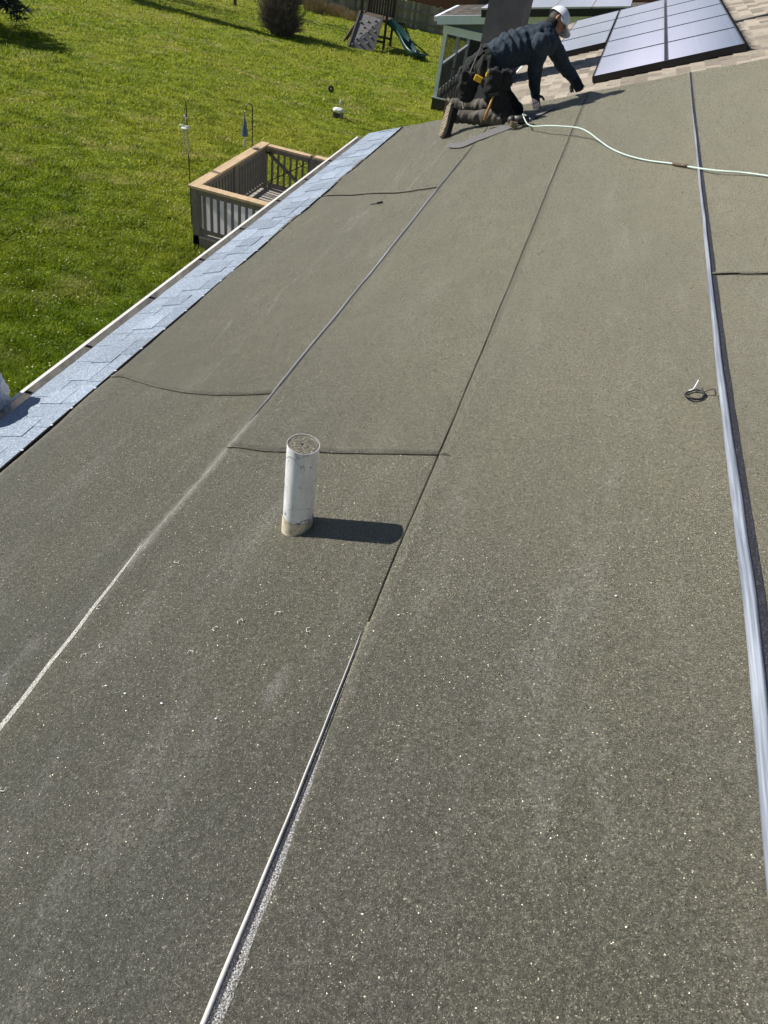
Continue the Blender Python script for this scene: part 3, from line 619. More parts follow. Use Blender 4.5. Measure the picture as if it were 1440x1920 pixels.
# ================================================================== litter on the roof
def on(x, y, off=.006): s, yy = NR.sy(x, y); return P(s, yy, swell(s, yy)+off)
def staple(px, ang, i):
    c = on(*px); u = unit(NR.S*math.cos(ang)+np.array([0, 1, 0])*math.sin(ang)); v = np.cross(NR.n, u); g = G()
    w_, l_ = .015, .011
    pts = [c-u*w_/2-v*l_, c-u*w_/2, c+u*w_/2, c+u*w_/2-v*l_*rnd.uniform(.6, 1)]
    g.tube(pts, .0011, 6)
    tag(g.build('staple', M['white_metal']), 'tiny silver loose staple lying on the underlayment', 'staple', 'loose staples on the underlayment')
for i, (q, a_) in enumerate((((158, 1227), .5), ((187, 1213), 2.4), ((362, 1226), 0.), ((405, 1183), 1.1), ((5, 1485), 3.3), ((183, 1140), 1.8), ((330, 1057), 2.9), ((452, 1168), .7), ((575, 1182), 2.), ((522, 1150), .3))): staple(q, a_, i)
for q, a_, L_ in (((201, 1289), .1, .012), ((237, 1304), .0, .012), ((305, 1322), -.1, .014), ((407, 1351), .3, .011), ((1155, 1119), .2, .010), ((748, 1155), .6, .010)):
    c = on(*q); u = unit(NR.S*math.cos(a_)+np.array([0, 1, 0])*math.sin(a_)); g = G(); g.ell(c, (L_*.36, .0020, .0014), [u, np.cross(NR.n, u), NR.n], 8, 6)
    tag(g.build('paper_chip', M['white_paint']), 'tiny white chip lying on the underlayment', 'chip', 'white chips on the underlayment')
s_, y_ = NR.sy(1302, 745)
wire = thing('wire_ring', P(s_, y_, 0), 'small black wire ring with a white tail beside the wide film', 'wire')
cR = P(s_, y_, .012); c_ = []
for k in range(41):
    f = 2*PI*k/40*1.05+1.2; c_.append(cR + NR.S*.031*math.cos(f) + np.array([0, 1, 0])*.033*math.sin(f) + NR.n*(.004*math.sin(2*f)))
g = G(); g.tube(c_, .0042, 8); g.build('ring', M['blackplastic'], wire, True)
g = G(); e0 = c_[0]; g.tube(curve_pts([cR+NR.S*.029+[0, .004, 0], on(1325, 742, .02), on(1338, 744, .03), on(1341, 749, .015)], 20), .0022, 6); g.build('tail', M['blackplastic'], wire, True)
g = G(); g.tube(curve_pts([cR-NR.S*.018+np.array([0, .028, 0]), on(1299, 736, .012), on(1304, 732, .02), on(1309, 727, .03)], 20), [.003]*0 or .0026, 6); g.build('white_tail', M['white_paint'], wire, True)
g = G(); q0, q1 = on(695, 385, .008), on(718, 380, .008); g.bar(q0, q0+(q1-q0)*.55, .012, .006, NR.n); kn = thing('utility_knife', q0, 'small dark knife lying on the left underlayment course', 'knife')
g.build('blade', M['offcut'], kn); g = G(); g.bar(q0+(q1-q0)*.55, q1, .02, .012, NR.n); g.build('handle', M['blackplastic'], kn)
# plastic bag bundle hung over the eave at the left edge of the picture
bc = atX(2, 746, gx0-.02); bag = thing('plastic_bag', (float(gx0-.1), float(bc[1]), gzt), 'crumpled bluish white plastic bag bundled over the gutter', 'bag')
g = G(); 
for d, r in (((-.02, .0, -.05), .07), ((-.13, .03, .0), .14), ((-.05, -.01, -.01), .085), ((-.22, .0, -.02), .14), ((-.16, -.03, .17), .13), ((-.22, .02, .26), .10), ((-.18, -.16, .05), .14), ((-.2, -.26, .12), .15), ((-.22, -.12, .25), .14)):
    g.ell(bc+np.array(d), (r, r*.9, r*1.0))
def crump(p): q = Vector(p)*14; return .018*noise.noise(q*.7)-.022*abs(noise.noise(q*1.3))-.012*abs(noise.noise(q*2.9))
g.organic('bag_body', M['bag'], bag, .008, 3, crump)
# ================================================================== TAN ROOF WING beyond
TE = TR.sy(1013, 85)[0]; TY0 = 8.95; TY1 = 17.35
wing = thing('house_wing', (1, 13, 0), 'rear wing of the house with an old tan shingle roof under the solar panels', 'house')
g = G(); slab(g, TR, TE, 4.3, TY0, TY1, -.13, -.012); g.build('roof_deck', M['plywood'], wing)
g = G(); g.bx(float(TR.P(TE, 0, 0)[0])+.35, 4.2, YR+.02, TY1-.3, -.6, 1.95); g.build('wall', M['siding'], wing)
g = G(); s = TE
while s < 4.3:
    y = TY0-rnd.random()*.3
    while y < TY1:
        wd = rnd.uniform(.14, .34); a0, a1 = max(y, TY0), min(y+wd, TY1); up = rnd.choice([0, .004])
        if a1 > a0:
            V = [TR.P(s, a0, -.012), TR.P(s, a1, -.012), TR.P(s, a0, -.002+up), TR.P(s, a1, -.002+up), TR.P(s+.145, a0, -.008), TR.P(s+.145, a1, -.008)]
            g.add(V, [(0, 1, 3, 2), (2, 3, 5, 4), (0, 2, 4), (1, 5, 3)], rnd.random())
        y += wd
    s += .143
g.build('roof_shingles', M['tan'], wing, tone=True)
g = G(); V0, V1 = TR.sy(1400, 37), TR.sy(1440, 28)
g.bar(TR.P(V0[0]-.25, V0[1], .008), TR.P(4.2, V1[1], .008), .05, .02, TR.n); g.build('roof_conduit', M['offcut'], wing)
g = G(); slab(g, TR, TE-.015, TE+.01, TY0, TY1, -.15, .004); g.build('drip_edge', M['white_paint'], wing)
chx0 = float(atY(903, 70, 11.15)[0]); chx1 = float(atY(991, 38, 11.95)[0])
ch = thing('chimney', ((chx0+chx1)/2, 11.55, -.3), 'tall dark grey clad chimney behind the kneeling worker', 'chimney')
g = G(); g.bx(chx0, chx1, 11.15, 11.95, -.2, 4.9); g.build('chimney_shaft', M['chim'], ch)
g = G(); g.bx(chx0-.03, chx1+.03, 11.12, 11.98, 4.9, 4.98); g.build('chimney_cap', M['black'], ch)
# ================================================================== SOLAR PANELS
TG = Roof(22.2, 1.36)
PW = .792; PL = 1.462
def solar(name, roof, s0, y0, w_, l_, label, group, mats, th=.04):
    lo = roof.P(s0, y0, -th)
    t = bpy.data.objects.new('solar_panel', None); sc.collection.objects.link(t); t.location = tuple(map(float, lo)); t.empty_display_size = .2; tag(t, label, 'solar panel', group)
    t.rotation_euler = (0, -math.atan2(roof.S[2], roof.S[0]), 0)
    def o(nm, V, Fc, m):
        me = bpy.data.meshes.new(nm); me.from_pydata(V, [], Fc); me.materials.append(m); q = bpy.data.objects.new(nm, me); sc.collection.objects.link(q); q.parent = t
    f = .012; V = [(x, y, z) for z in (0, th) for x, y in ((0, 0), (w_, 0), (w_, l_), (0, l_), (f, f), (w_-f, f), (w_-f, l_-f), (f, l_-f))]
    Fc = [(0, 1, 9, 8), (1, 2, 10, 9), (2, 3, 11, 10), (3, 0, 8, 11)] + [(8+i, 8+(i+1) % 4, 12+(i+1) % 4, 12+i) for i in range(4)] + [(4, 5, 13, 12)[::-1], (5, 6, 14, 13)[::-1], (6, 7, 15, 14)[::-1], (7, 4, 12, 15)[::-1], (3, 2, 1, 0)]
    o('frame', V, Fc, mats[0])
    o('cell_sheet', [(f, f, th-.003), (w_-f, f, th-.003), (w_-f, l_-f, th-.003), (f, l_-f, th-.003)], [(0, 1, 2, 3)], mats[1])
    return t
P0 = TG.sy(*(1040+250/3.6, 530/3.6)); PM = TG.sy(1040+757/3.6, 426/3.6)
sA = P0[0]; yA = 9.66
colname = ['middle', 'right']
rown = ['first', 'second', 'third', 'fourth', 'fifth', 'sixth']
pitchS = PM[0]-P0[0]
pitchY = (TG.sy(1162, 18.5)[1]-yA)/5
for c in range(2):
    for r in range(6 if c == 1 else 5):
        if yA+pitchY*(r+1) > TY1+.2: continue
        solar('', TG, sA+c*pitchS+.008, yA+r*pitchY, pitchS-.024, pitchY-.014, 'dark solar panel, %s from the front in the %s column of the array' % (rown[r], colname[c]), 'solar panels on the tan roof', (M['frame'], M['cells']))
for r in range(3):
    solar('', TG, sA-pitchS+.008, yA+(r+2)*pitchY, pitchS-.024, pitchY-.014, 'dark solar panel, %s from the front in the short left column' % rown[r], 'solar panels on the tan roof', (M['frame'], M['cells']))
def guard(s0, y0, s1, y1, label):  # black sheet: skirt and the shade below the panels in one
    g = G(); a_, b_ = TG.P(s0, y0, -.004), TG.P(s1, y1, -.004); dn = TR.n*(.064)
    k = int(np.linalg.norm(b_-a_)/.03); V = []
    for i in range(k+1):
        p = a_+(b_-a_)*i/k; V += [p, p-dn*(1+.0*rnd.random())]
    g.add(V, [(2*i, 2*i+2, 2*i+3, 2*i+1) for i in range(k)])
    return tag(g.build('panel_skirt_shade', M['black']), label, 'skirt', 'black skirts under the solar array')
guard(sA, yA-.006, sA+2*pitchS, yA-.006, 'long black skirt and painted shade under the front edge of the solar array')
guard(sA-pitchS, yA+2*pitchY-.006, sA, yA+2*pitchY-.006, 'short black skirt and painted shade under the panel column nearest the worker')
guard(sA-.006, yA, sA-.006, yA+2*pitchY, 'black skirt and painted shade along the stepped left side of the array')
g = G(); sR = sA+2*pitchS+.01; y = yA
while y < TY1:
    hh = rnd.uniform(.02, .06); p = TG.P(sR, y, -.01); q = TR.P(sR+rnd.uniform(.03, .12), y+rnd.uniform(-.04, .04), 0.002); g.add([p, TG.P(sR, y+hh, -.01), q], [(0, 1, 2)])
    g.add([p, TG.P(sR, y+.05, -.01), TR.P(sR+.01, y+.05, 0), TR.P(sR+.01, y, 0)], [(0, 1, 2, 3)]); y += .045
tag(g.build('mesh_guard', M['black']), 'ragged black wire mesh guard along the right side of the array', 'mesh guard')
# gutter-like cable rail between the middle and right columns
g = G(); g.bar(TG.P(sA+pitchS-.002, yA-.02, -.05), TG.P(sA+pitchS-.002, 17.2, -.05), .02, .02, TG.n); tag(g.build('array_rail', M['black']), 'thin dark mounting rail between the two long panel columns', 'rail')
# ================================================================== SCREENED PORCH building
PY = 24.3
L0 = atY(812, 180, PY); Tp = atY(836, 47, PY); Ev = atY(822, 30, PY-.25)
porch = thing('screened_porch', (float(L0[0])+2, PY+2, float(gz(24.3))), 'screened porch with white posts under a low brown roof', 'porch')
PR_ = math.radians(10.5); px0 = float(L0[0]); fz = float(L0[2]); bz = float(Tp[2]); pyb = PY+4.2
sp_ = np.array([math.cos(PR_), 0, math.sin(PR_)]); np_ = np.array([-math.sin(PR_), 0, math.cos(PR_)])
def PP(s, y, o): return np.array([Ev[0], y, Ev[2]]) + sp_*s + np_*o
def pslab(g, s0, s1, y0, y1, o0, o1, t=.5):
    V = [PP(s, y, o) for s in (s0, s1) for y in (y0, y1) for o in (o0, o1)]
    g.add(V, [(0, 1, 3, 2), (4, 6, 7, 5), (0, 4, 5, 1), (2, 3, 7, 6), (0, 2, 6, 4), (1, 5, 7, 3)], t)
rf = atZ(860, 9, float(Ev[2])); pyr = min(float(rf[1]), PY+9)
g = G(); pslab(g, 0.02, 11, PY-.22, pyr-.02, -.10, -.012); g.build('roof_deck', M['plywood'], porch)
g = G(); s = .0
while s < 11:
    y = PY-.25
    while y < pyr:
        wd = rnd.uniform(.2, .5); pslab(g, s, s+.2, y, min(y+wd, pyr), -.011, rnd.choice([.004, .009]), rnd.random()); y += wd
    s += .202
g.build('roof_shingles', M['brown'], porch, tone=True)
g = G(); pslab(g, -.03, 11, PY-.29, PY-.25, -.20, .012); g.build('rake_board', M['white_paint'], porch)
g = G(); pslab(g, -.12, .0, PY-.30, pyr, -.12, -.0); g.build('gutter', M['white_paint'], porch)
bt = bz
g = G(); g.bx(px0-.02, 5.2, PY-.05, PY+.07, bt-.20, bt); g.build('beam', M['white_paint'], porch)
g = G(); g.bx(px0-.02, px0+.12, PY+.07, pyb, bt-.20, bt); g.build('beam', M['white_paint'], porch)
g = G(); xr = 5.2; ztop = lambda x: float(Ev[2])+(x-float(Ev[0]))*math.tan(PR_)-.12
V = [(px0, PY, bt), (xr, PY, bt), (xr, PY, ztop(xr)), (px0, PY, max(bt+.02, ztop(px0)))]; g.add(V+[(a_, PY+.05, c_2) for a_, _, c_2 in V], [(0, 1, 2, 3), (7, 6, 5, 4)]); g.build('gable_siding', M['blue_siding'], porch)
for x, y in ((px0, PY), (px0, PY+2.1), (px0, pyb-.12), (px0+2.4, PY), (px0+2.4, pyb-.12), (px0+4.8, PY)):
    g = G(); g.bx(x-.0, x+.11, y, y+.11, fz-.0, bt-.2); g.build('post', M['white_paint'], porch)
g = G(); g.bx(px0+.1, 5.2, pyb-.05, pyb, fz, bt+.6); g.build('rear_wall', M['dark_brown'], porch)
g = G(); g.bx(px0-.03, 5.2, PY-.03, pyb, fz-.09, fz-.02); g.build('porch_floor', M['dark_brown'], porch)
g = G(); g.bx(px0-.01, 5.2, PY-.01, PY+.05, fz-.5, fz-.09); g.bx(px0-.01, px0+.05, PY+.05, pyb, fz-.5, fz-.09); g.build('skirt_board', M['dark_brown'], porch)
g = G(); g.bx(px0-.04, 5.2, PY-.045, PY-.031, fz-.035, fz+.0); g.build('floor_trim', M['white_paint'], porch)
rz = float(atY(829, 124, PY)[2])
g = G(); g.bx(px0+.11, px0+2.4, PY+.02, PY+.07, rz-.04, rz+.01); g.build('rail', M['wood'], porch)
g = G(); g.bx(px0+.02, px0+.09, PY+.11, pyb-.12, rz-.04, rz+.03); g.build('rail', M['white_paint'], porch)
g = G(); g.bx(px0+.02, px0+.07, PY+.11, pyb-.12, fz+.06, fz+.11); g.build('rail', M['white_paint'], porch)
for i in range(26):
    x = px0+.2+i*.085
    if x < px0+2.35: g = G(); g.bx(x, x+.03, PY+.03, PY+.06, fz, rz-.04); g.build('baluster', M['strap'], porch)
for i in range(22):
    y = PY+.25+i*.17; g = G(); g.bx(px0+.03, px0+.06, y, y+.03, fz+.11, rz-.04); g.build('baluster', M['strap'], porch)
g = G(); g.add([(px0+.06, PY+.015, fz), (px0+4.8, PY+.015, fz), (px0+4.8, PY+.015, bt-.2), (px0+.06, PY+.015, bt-.2)], [(0, 1, 2, 3)]); g.build('insect_screen', M['screen'], porch)
g = G(); g.add([(px0+.012, PY+.1, fz), (px0+.012, pyb, fz), (px0+.012, pyb, bt-.2), (px0+.012, PY+.1, bt-.2)], [(0, 1, 2, 3)]); g.build('insect_screen', M['screen'], porch)
g = G(); cx = px0+.9; g.bx(cx, cx+.5, PY+1, PY+1.5, fz+.35, fz+.42); g.bx(cx, cx+.5, PY+1.45, PY+1.5, fz+.42, fz+.9)
for a_ in (0, .45):
    for c_2 in (0, .45): g.bx(cx+a_, cx+a_+.05, PY+1+c_2, PY+1.05+c_2, fz-.02, fz+.35)
tag(g.build('porch_chair', M['dark_brown']), 'dark chair standing on the screened porch floor', 'chair')
class PRoof:
    S = sp_; n = np_
    def P(s, a_, y, o=0): return PP(a_, y, o)
# panels on the porch roof
def ps(px, py):
    r = ray(px, py); o = PP(0, PY, .22)-C0; k = o.dot(np_)/r.dot(np_); p = r*k+C0; return float((p-np.array([Ev[0], 0, Ev[2]])).dot(sp_)), float(p[1])
s0p, y0p = ps(901, 15)
names = ['mostly behind the chimney', 'just above the worker cap', 'second from the right end of its row', 'at the right end of its row']
wP = (ps(1183, 15)[0]-s0p)/4
pr = PRoof()
for i in range(4):
    t = solar('', pr, s0p+i*wP, y0p, wP-.03, 2.4, 'pale framed solar panel on the porch roof, ' + names[i], 'solar panels on the porch roof', (M['silver_frame'], M['cells2'])); t.location = tuple(map(float, PP(s0p+i*wP, y0p, .18)))
g = G(); pslab(g, s0p+.02, s0p+4*wP-.03, y0p+.03, y0p+.05, .0, .20); tag(g.build('panel_skirt_shade', M['black']), 'black strip of painted shade under the pale panels on the porch roof', 'skirt')  # black slab painted in for the shaded underside of the raised panels
# ================================================================== DECK
dz = .20; dx0 = -5.40; dy0 = 9.62; dy1 = 12.2; dx1 = -2.35; rt = float(atY(352, 345, dy0)[2])
deck = thing('deck', ((dx0+dx1)/2, (dy0+dy1)/2, 0), 'small low wooden deck with tan top rails beside the gutter', 'deck')
g = G(); y = dy0
while y < dy1-.01: g.bx(dx0+.02, dx1, y, y+.128, dz-.03+.001*rnd.random(), dz+.001*rnd.random()); y += .14
g.build('floor', M['floor'], deck)
g = G(); g.bx(dx0, dx0+.04, dy0, dy1, -.08, dz-.031); g.bx(dx0+.04, dx1, dy0, dy0+.04, -.08, dz-.031); g.bx(dx0+.04, dx1, dy1-.04, dy1, -.08, dz-.031); g.build('rim_joist', M['wood'], deck)
for x, y in ((dx0, dy0), (dx0, dy1-.1), (dx0, (dy0+dy1)/2), (-4.48, dy1-.1), (-3.9, dy0)):
    g = G(); g.bx(x, x+.1, y, y+.1, -.1 if x == dx0 else dz, rt-.035); g.build('post', M['wood'], deck)
def toprail(x0, x1, y0, y1, z=rt): g = G(); g.bx(x0, x1, y0, y1, z-.035, z); g.build('top_rail', M['rail_new'], deck)
toprail(dx0-.03, dx0+.12, dy0+.12, dy1+.02); toprail(dx0-.03, dx1, dy0-.03, dy0+.119)
toprail(-4.40, dx1, dy1-.12, dy1+.02)
for x0, x1, y0, y1 in ((dx0+.1, dx1, dy0+.03, dy0+.07), (dx0+.03, dx0+.07, dy0+.1, dy1-.1), (-4.4, dx1, dy1-.07, dy1-.03)):
    g = G(); g.bx(x0, x1, y0, y1, rt-.13, rt-.036); g.build('under_rail', M['wood'], deck)
    g = G(); g.bx(x0, x1, y0, y1, dz+.04, dz+.09); g.build('bottom_rail', M['wood'], deck)
def bal(x, y, p=deck): g = G(); g.bx(x-.017, x+.017, y-.017, y+.017, dz+.091, rt-.131); g.build('baluster', M['wood'], p)
x = dx0+.19
while x < -3.0: bal(x, dy0+.05); x += .115
y = dy0+.2
while y < dy1-.15: bal(dx0+.05, y); y += .105
x = -4.1
while x < -3.0: bal(x, dy1-.05); x += .115
g = G(); g.bx(dx0+.12, -3.0, dy0+.085, dy0+.091, dz+.02, rt-.10); g.build('white_panel', M['glow_panel'], deck, label='white plastic sheet behind the near balusters')
g = G(); g.bx(-4.08, -3.0, dy1-.031, dy1-.027, dz+.05, rt-.10); g.build('white_panel', M['glow_panel'], deck)
# gate
gt = G(); gx_0, gx_1 = dx0+.14, -4.5; gt.bx(gx_0, gx_1, dy1-.08, dy1-.04, rt-.12, rt-.04); gt.bx(gx_0, gx_1, dy1-.08, dy1-.04, dz+.03, dz+.1)
gt.bar((gx_0+.02, dy1-.055, rt-.15), (gx_1-.03, dy1-.055, dz+.12), .03, .07, (0, 1, 0)); gate = gt.build('gate', M['wood'], deck)
g = G(); g.bx(gx_0, gx_1+.02, dy1-.12, dy1, rt-.04, rt-.005); g.build('top_rail', M['rail_new'], gate)
g = G(); g.bar((gx_0, dy1-.09, dz+.12), (gx_1, dy1-.09, rt-.12), .012, .03, (0, 1, 0)); g.build('brace', M['black'], gate)
g = G(); g.bx(gx_0-.05, gx_0+.07, dy1-.10, dy1-.082, rt-.14, rt-.11); g.build('hinge', M['black'], gate)
x = gx_0+.06
while x < gx_1: g = G(); g.bx(x-.017, x+.017, dy1-.04, dy1-.01, dz+.06, rt-.05); g.build('baluster', M['wood'], gate); x += .115
# ================================================================== poles with chimes
q = atY(352, 265, 10.4); bx_, by_ = float(q[0]), float(q[1]); topz = float(atY(351, 190, 10.4)[2])
cp = thing('wind_chime_pole', (bx_, by_, 0), 'thin dark garden pole carrying a silver wind chime behind the deck corner', 'garden pole')
g = G(); g.tube([(bx_, by_, -.1), (bx_+.005, by_, 1), (bx_, by_, topz)], .008, 6); g.build('pole', M['black'], cp)
ch2 = thing('wind_chime', (bx_, by_-.03, float(atY(352, 285, 10.4)[2])), 'silver wind chime with a white butterfly top hanging from the left pole', 'wind chime')
z1 = float(atY(352, 240, 10.4)[2]); z2 = float(atY(352, 286, 10.4)[2]); zt = float(atY(352, 218, 10.4)[2])
g = G(); g.ell((bx_-.02, by_-.03, z1), (.055, .055, .012)); g.build('top_disc', M['panel_white'], ch2)
for s_g in (-1, 1): g = G(); g.ell((bx_-.02+s_g*.045, by_-.035, z1+.02), (.045, .008, .022)); g.build('butterfly_wing', M['panel_white'], ch2)
for k in range(5): f = 2*PI*k/5; g = G(); g.tube([(bx_-.02+.035*math.cos(f), by_-.03+.035*math.sin(f), z1-.01), (bx_-.02+.035*math.cos(f), by_-.03+.035*math.sin(f), z2+.05*(k % 3))], .0065, 6); g.build('chime_tube', M['chrome'], ch2)
g = G(); g.ell((bx_-.01, by_-.03, zt-.03), (.022, .022, .05)); g.build('glass_bottle', M['chrome'], ch2)
g = G(); g.tube([(bx_-.01, by_-.03, z1), (bx_-.01, by_-.03, zt+.12)], .003, 5); g.build('cord', M['black'], ch2)
q = atX(474, 270, dx0-.04); hx, hy = dx0-.05, float(q[1]); zt2 = float(atX(474, 192, hx)[2])
hp = thing('shepherd_hook', (hx, hy, 0), 'black shepherd hook pole rising from the deck side rail', 'garden pole')
sc_ = .10; pts = [(hx, hy, -.1), (hx, hy, 1), (hx, hy, zt2-.10)]
dr = np.array([-.8, -.6, 0]); c_b = np.array([hx, hy, zt2-.10]) + dr*.055
for k in range(1, 10): f = PI*k/9; pts.append(c_b - dr*.055*math.cos(f) + np.array([0, 0, .08*math.sin(f)]))
pts += [c_b+dr*.055+np.array([0, 0, -.03]), c_b+dr*.085+np.array([0, 0, -.06]), c_b+dr*.10+np.array([0, 0, -.035])]
g = G(); g.tube(pts, .009, 6); g.build('hook', M['black'], hp)
e = c_b+dr*.075+np.array([0, 0, -.07]); bl = thing('bell_chime', e-[0, 0, .35], 'slate blue cone shaped bell hanging from the shepherd hook', 'wind chime')
g = G(); g.tube([e, e-[0, 0, .07], e-[0, 0, .34]], [.006, .012, .062], 12); g.build('bell', M['bluebell'], bl)
g = G(); g.tube([e-[0, 0, .34], e-[0, 0, .40]], .004, 5); g.tube([e-[0, 0, .40], e-[0, 0, .52]], [.018, .022], 8); g.build('clapper', M['floor'], bl)
# ================================================================== small things on the lawn
def G3(px, py): p = gnd(px, py); return np.array([p[0], p[1], lawnz(p[0], p[1])])
p = G3(633, 226); st = thing('stone_bench', p, 'small white topped stone block standing on the lawn', 'stone block')
g = G(); g.ell(p+[0, 0, .20], (.17, .12, .07), None, 12, 8); g.organic('white_top', M['panel_white'], st, .02, 2, lambda q: .012*noise.noise(q*20))
g = G(); g.bx(p[0]-.13, p[0]-.08, p[1]-.08, p[1]+.08, p[2]-.03, p[2]+.17); g.bx(p[0]+.08, p[0]+.13, p[1]-.08, p[1]+.08, p[2]-.03, p[2]+.17); g.bx(p[0]-.11, p[0]+.08, p[1]+.02, p[1]+.08, p[2]-.03, p[2]+.17); g.build('base', M['strap'], st)
p = G3(618, 200); sp2 = thing('garden_spinner', p, 'dark round garden spinner on a thin stake in the lawn', 'garden ornament')
g = G(); g.tube([p-[0, 0, .05], p+[0, 0, .42]], .006, 5); g.build('stake', M['black'], sp2)
g = G(); pc = p+[0, 0, .43]
for k in range(8):
    f = 2*PI*k/8; d = np.array([math.cos(f), -.25, math.sin(f)]); g.ell(pc+np.array([math.cos(f)*.062, 0, math.sin(f)*.062]), (.034, .01, .034), None, 8, 6)
g.build('spinner_petals', M['black'], sp2)
g = G(); g.ell(pc-[0, .01, 0], (.025, .012, .025)); g.build('spinner_hub', M['strap'], sp2)
p = G3(637, 212); gf = thing('glass_ornament', p, 'small clear ornament on a stake behind the white topped block', 'garden ornament')
g = G(); g.tube([p-[0, 0, .05], p+[0, 0, .2]], .005, 5); g.build('stake', M['black'], gf); g = G(); g.ell(p+[0, 0, .25], (.03, .03, .07)); g.build('bulb', M['panel_white'], gf)
# ================================================================== PLAYSET
BL, BR = G3(653, 87), G3(699, 96)
play = thing('playset', (BL+BR)/2, 'wooden playset with a grey climbing wall in front of the fence', 'playset')
yT = (BL[1]+BR[1])/2+.95; TL = atY(670, 24, yT); TRr = atY(713, 37, yT); TRr[2] = TL[2]
TL = np.array([BL[0]+.02, yT, TL[2]]); TRr = np.array([BR[0]+.04, yT, TL[2]])
nrm = unit(np.cross(BR-BL, TL-BL)); g = G(); V = [BL, BR, TRr, TL]; g.add(V+[v+nrm*-.05 for v in V], [(0, 1, 2, 3), (7, 6, 5, 4), (0, 4, 5, 1), (1, 5, 6, 2), (2, 6, 7, 3), (3, 7, 4, 0)]); rampo = g.build('climbing_wall', M['ramp'], play)
for i in range(14):
    u, v = .12+.76*((i*.37) % 1), .07+.86*i/14; c = (BL*(1-u)+BR*u)*(1-v)+(TL*(1-u)+TRr*u)*v; g = G(); g.bar(c+nrm*.02-[.04, 0, 0], c+nrm*.02+[.04, 0, .04], .035, .045, nrm); g.build('hand_hold', M['offcut'], rampo)
for a_, b_ in ((BL, TL), (BR, TRr)): g = G(); g.bar(a_+nrm*.02, b_+nrm*.02+(b_-a_)*.06, .07, .09, nrm); g.build('wall_side_rail', M['wood'], play)
tz = TL[2]; tx0, tx1 = TL[0], TRr[0]+.1; ty0, ty1 = yT+.05, yT+1.1; gg = G3(700, 70)[2]
for x in (tx0, tx1):
    for y in (ty0, ty1): g = G(); g.bx(x, x+.09, y, y+.09, gg-.3, tz+.75); g.build('tower_post', M['playwood'], play)
g = G(); g.bx(tx0, tx1+.09, ty0+.09, ty1, tz-.12, tz-.05); g.build('platform', M['playwood'], play)
for y in (ty1+.03, ):
    for i in range(9): g = G(); xx = tx0+.12+i*(tx1-tx0-.1)/8.5; g.bx(xx, xx+.07, y, y+.02, tz-.05, tz+.62); g.build('slat', M['playwood'], play)
for y, z in ((ty0+.02, tz+.62), (ty1+.02, tz+.62), (ty0+.02, gg+.35), (ty1+.02, gg+.35)): g = G(); g.bx(tx0+.09, tx1, y, y+.05, z, z+.08); g.build('cross_rail', M['playwood'], play)
g = G(); l0 = G3(644, 78); l1 = np.array([tx0-.02, ty0+.5, tz]); 
for d in (0, .35): g.bar(l0+[0, d, 0], l1+[0, d, 0], .05, .07)
for k in range(1, 6): c = l0+(l1-l0)*k/6; g.bar(c, c+[0, .35, 0], .04, .03)
g.build('ladder', M['playwood'], play)
# slide
ys_ = float(G3(790, 113)[1]); sl_c = [atY(727, 40, ty0+.3), atY(742, 54, ty0+.2), atY(755, 70, ty0+.0), atY(766, 90, ty0-.35), atY(778, 103, ty0-.6), G3(790, 113)+[0, 0, .1]]
c_ = curve_pts(sl_c, 40); g = G(); V = []
for i, p in enumerate(c_):
    t_ = unit(c_[min(i+1, len(c_)-1)]-c_[max(i-1, 0)]); sd = unit(np.cross(t_, [0, 0, 1])); up = np.cross(sd, t_)
    for u, hh in ((-.24, .13), (-.20, .14), (-.18, .0), (.18, .0), (.20, .14), (.24, .13), (.22, -.03), (-.22, -.03)): V.append(p+sd*u+up*hh)
K = 8; g.add(V, [(j*K+i, j*K+(i+1) % K, (j+1)*K+(i+1) % K, (j+1)*K+i) for j in range(len(c_)-1) for i in range(K)]); g.build('slide', M['green'], play, True)
g = G(); g.bar(atY(735, 42, ty1), atY(757, 45, ty1), .08, .08); g.build('swing_beam', M['playwood'], play)
g = G(); e0 = atY(757, 45, ty1); g.bar(e0, G3(769, 80), .07, .07); g.bar(e0, G3(752, 84), .07, .07); g.build('beam_leg', M['playwood'], play)
# ================================================================== FENCES
fa, fb = G3(829, 71), G3(680, 32); FY = (fa[1]+fb[1])/2; 
ft = float(atY(832, 21, FY)[2]); fh = max(ft - gz(FY), 1.2)
fn = thing('picket_fence', (-12, FY, gz(FY)), 'long weathered grey board fence across the far end of the lawn', 'fence')
g = G(); x = -24.
while x < 4:
    wd = .14; hh = fh+rnd.uniform(-.02, .02); g.bx(x, x+wd-.003, FY+rnd.uniform(0, .012), FY+.03, gz(FY)-.3, gz(FY)+hh, rnd.random()); x += wd
g.build('pickets', M['fence'], fn, tone=True)
g = G(); 
for z in (.3, fh*.66): g.bx(-24, 4, FY-.05, FY-.005, gz(FY)+z, gz(FY)+z+.08)
g.build('fence_rails', M['wood'], fn)
x = -24
while x < 4: g = G(); g.bx(x, x+.11, FY-.12, FY-.05, gz(FY)-.3, gz(FY)+fh+.05); g.build('fence_post', M['wood'], fn); x += 2.4
bR = FY+6; shed = thing('neighbour_shed', (-6, bR+2, gz(60)), 'rust red neighbour building showing above the grey fence', 'building')
zg = gz(60)-.2
g = G(); g.bx(-13, 3, bR, bR+4, zg, zg+5); g.build('wall', M['redwall'], shed)
g = G(); V = [(-13.3, bR-.3, zg+5), (3.3, bR-.3, zg+5), (3.3, bR+2, zg+6.1), (-13.3, bR+2, zg+6.1), (-13.3, bR+4.3, zg+5), (3.3, bR+4.3, zg+5)]
g.add(V+[np.array(v)-[0, 0, .1] for v in V], [(0, 1, 2, 3), (3, 2, 5, 4), (6, 9, 8, 7), (9, 10, 11, 8), (0, 6, 7, 1), (4, 5, 11, 10)]); g.build('roof', M['dark_brown'], shed)
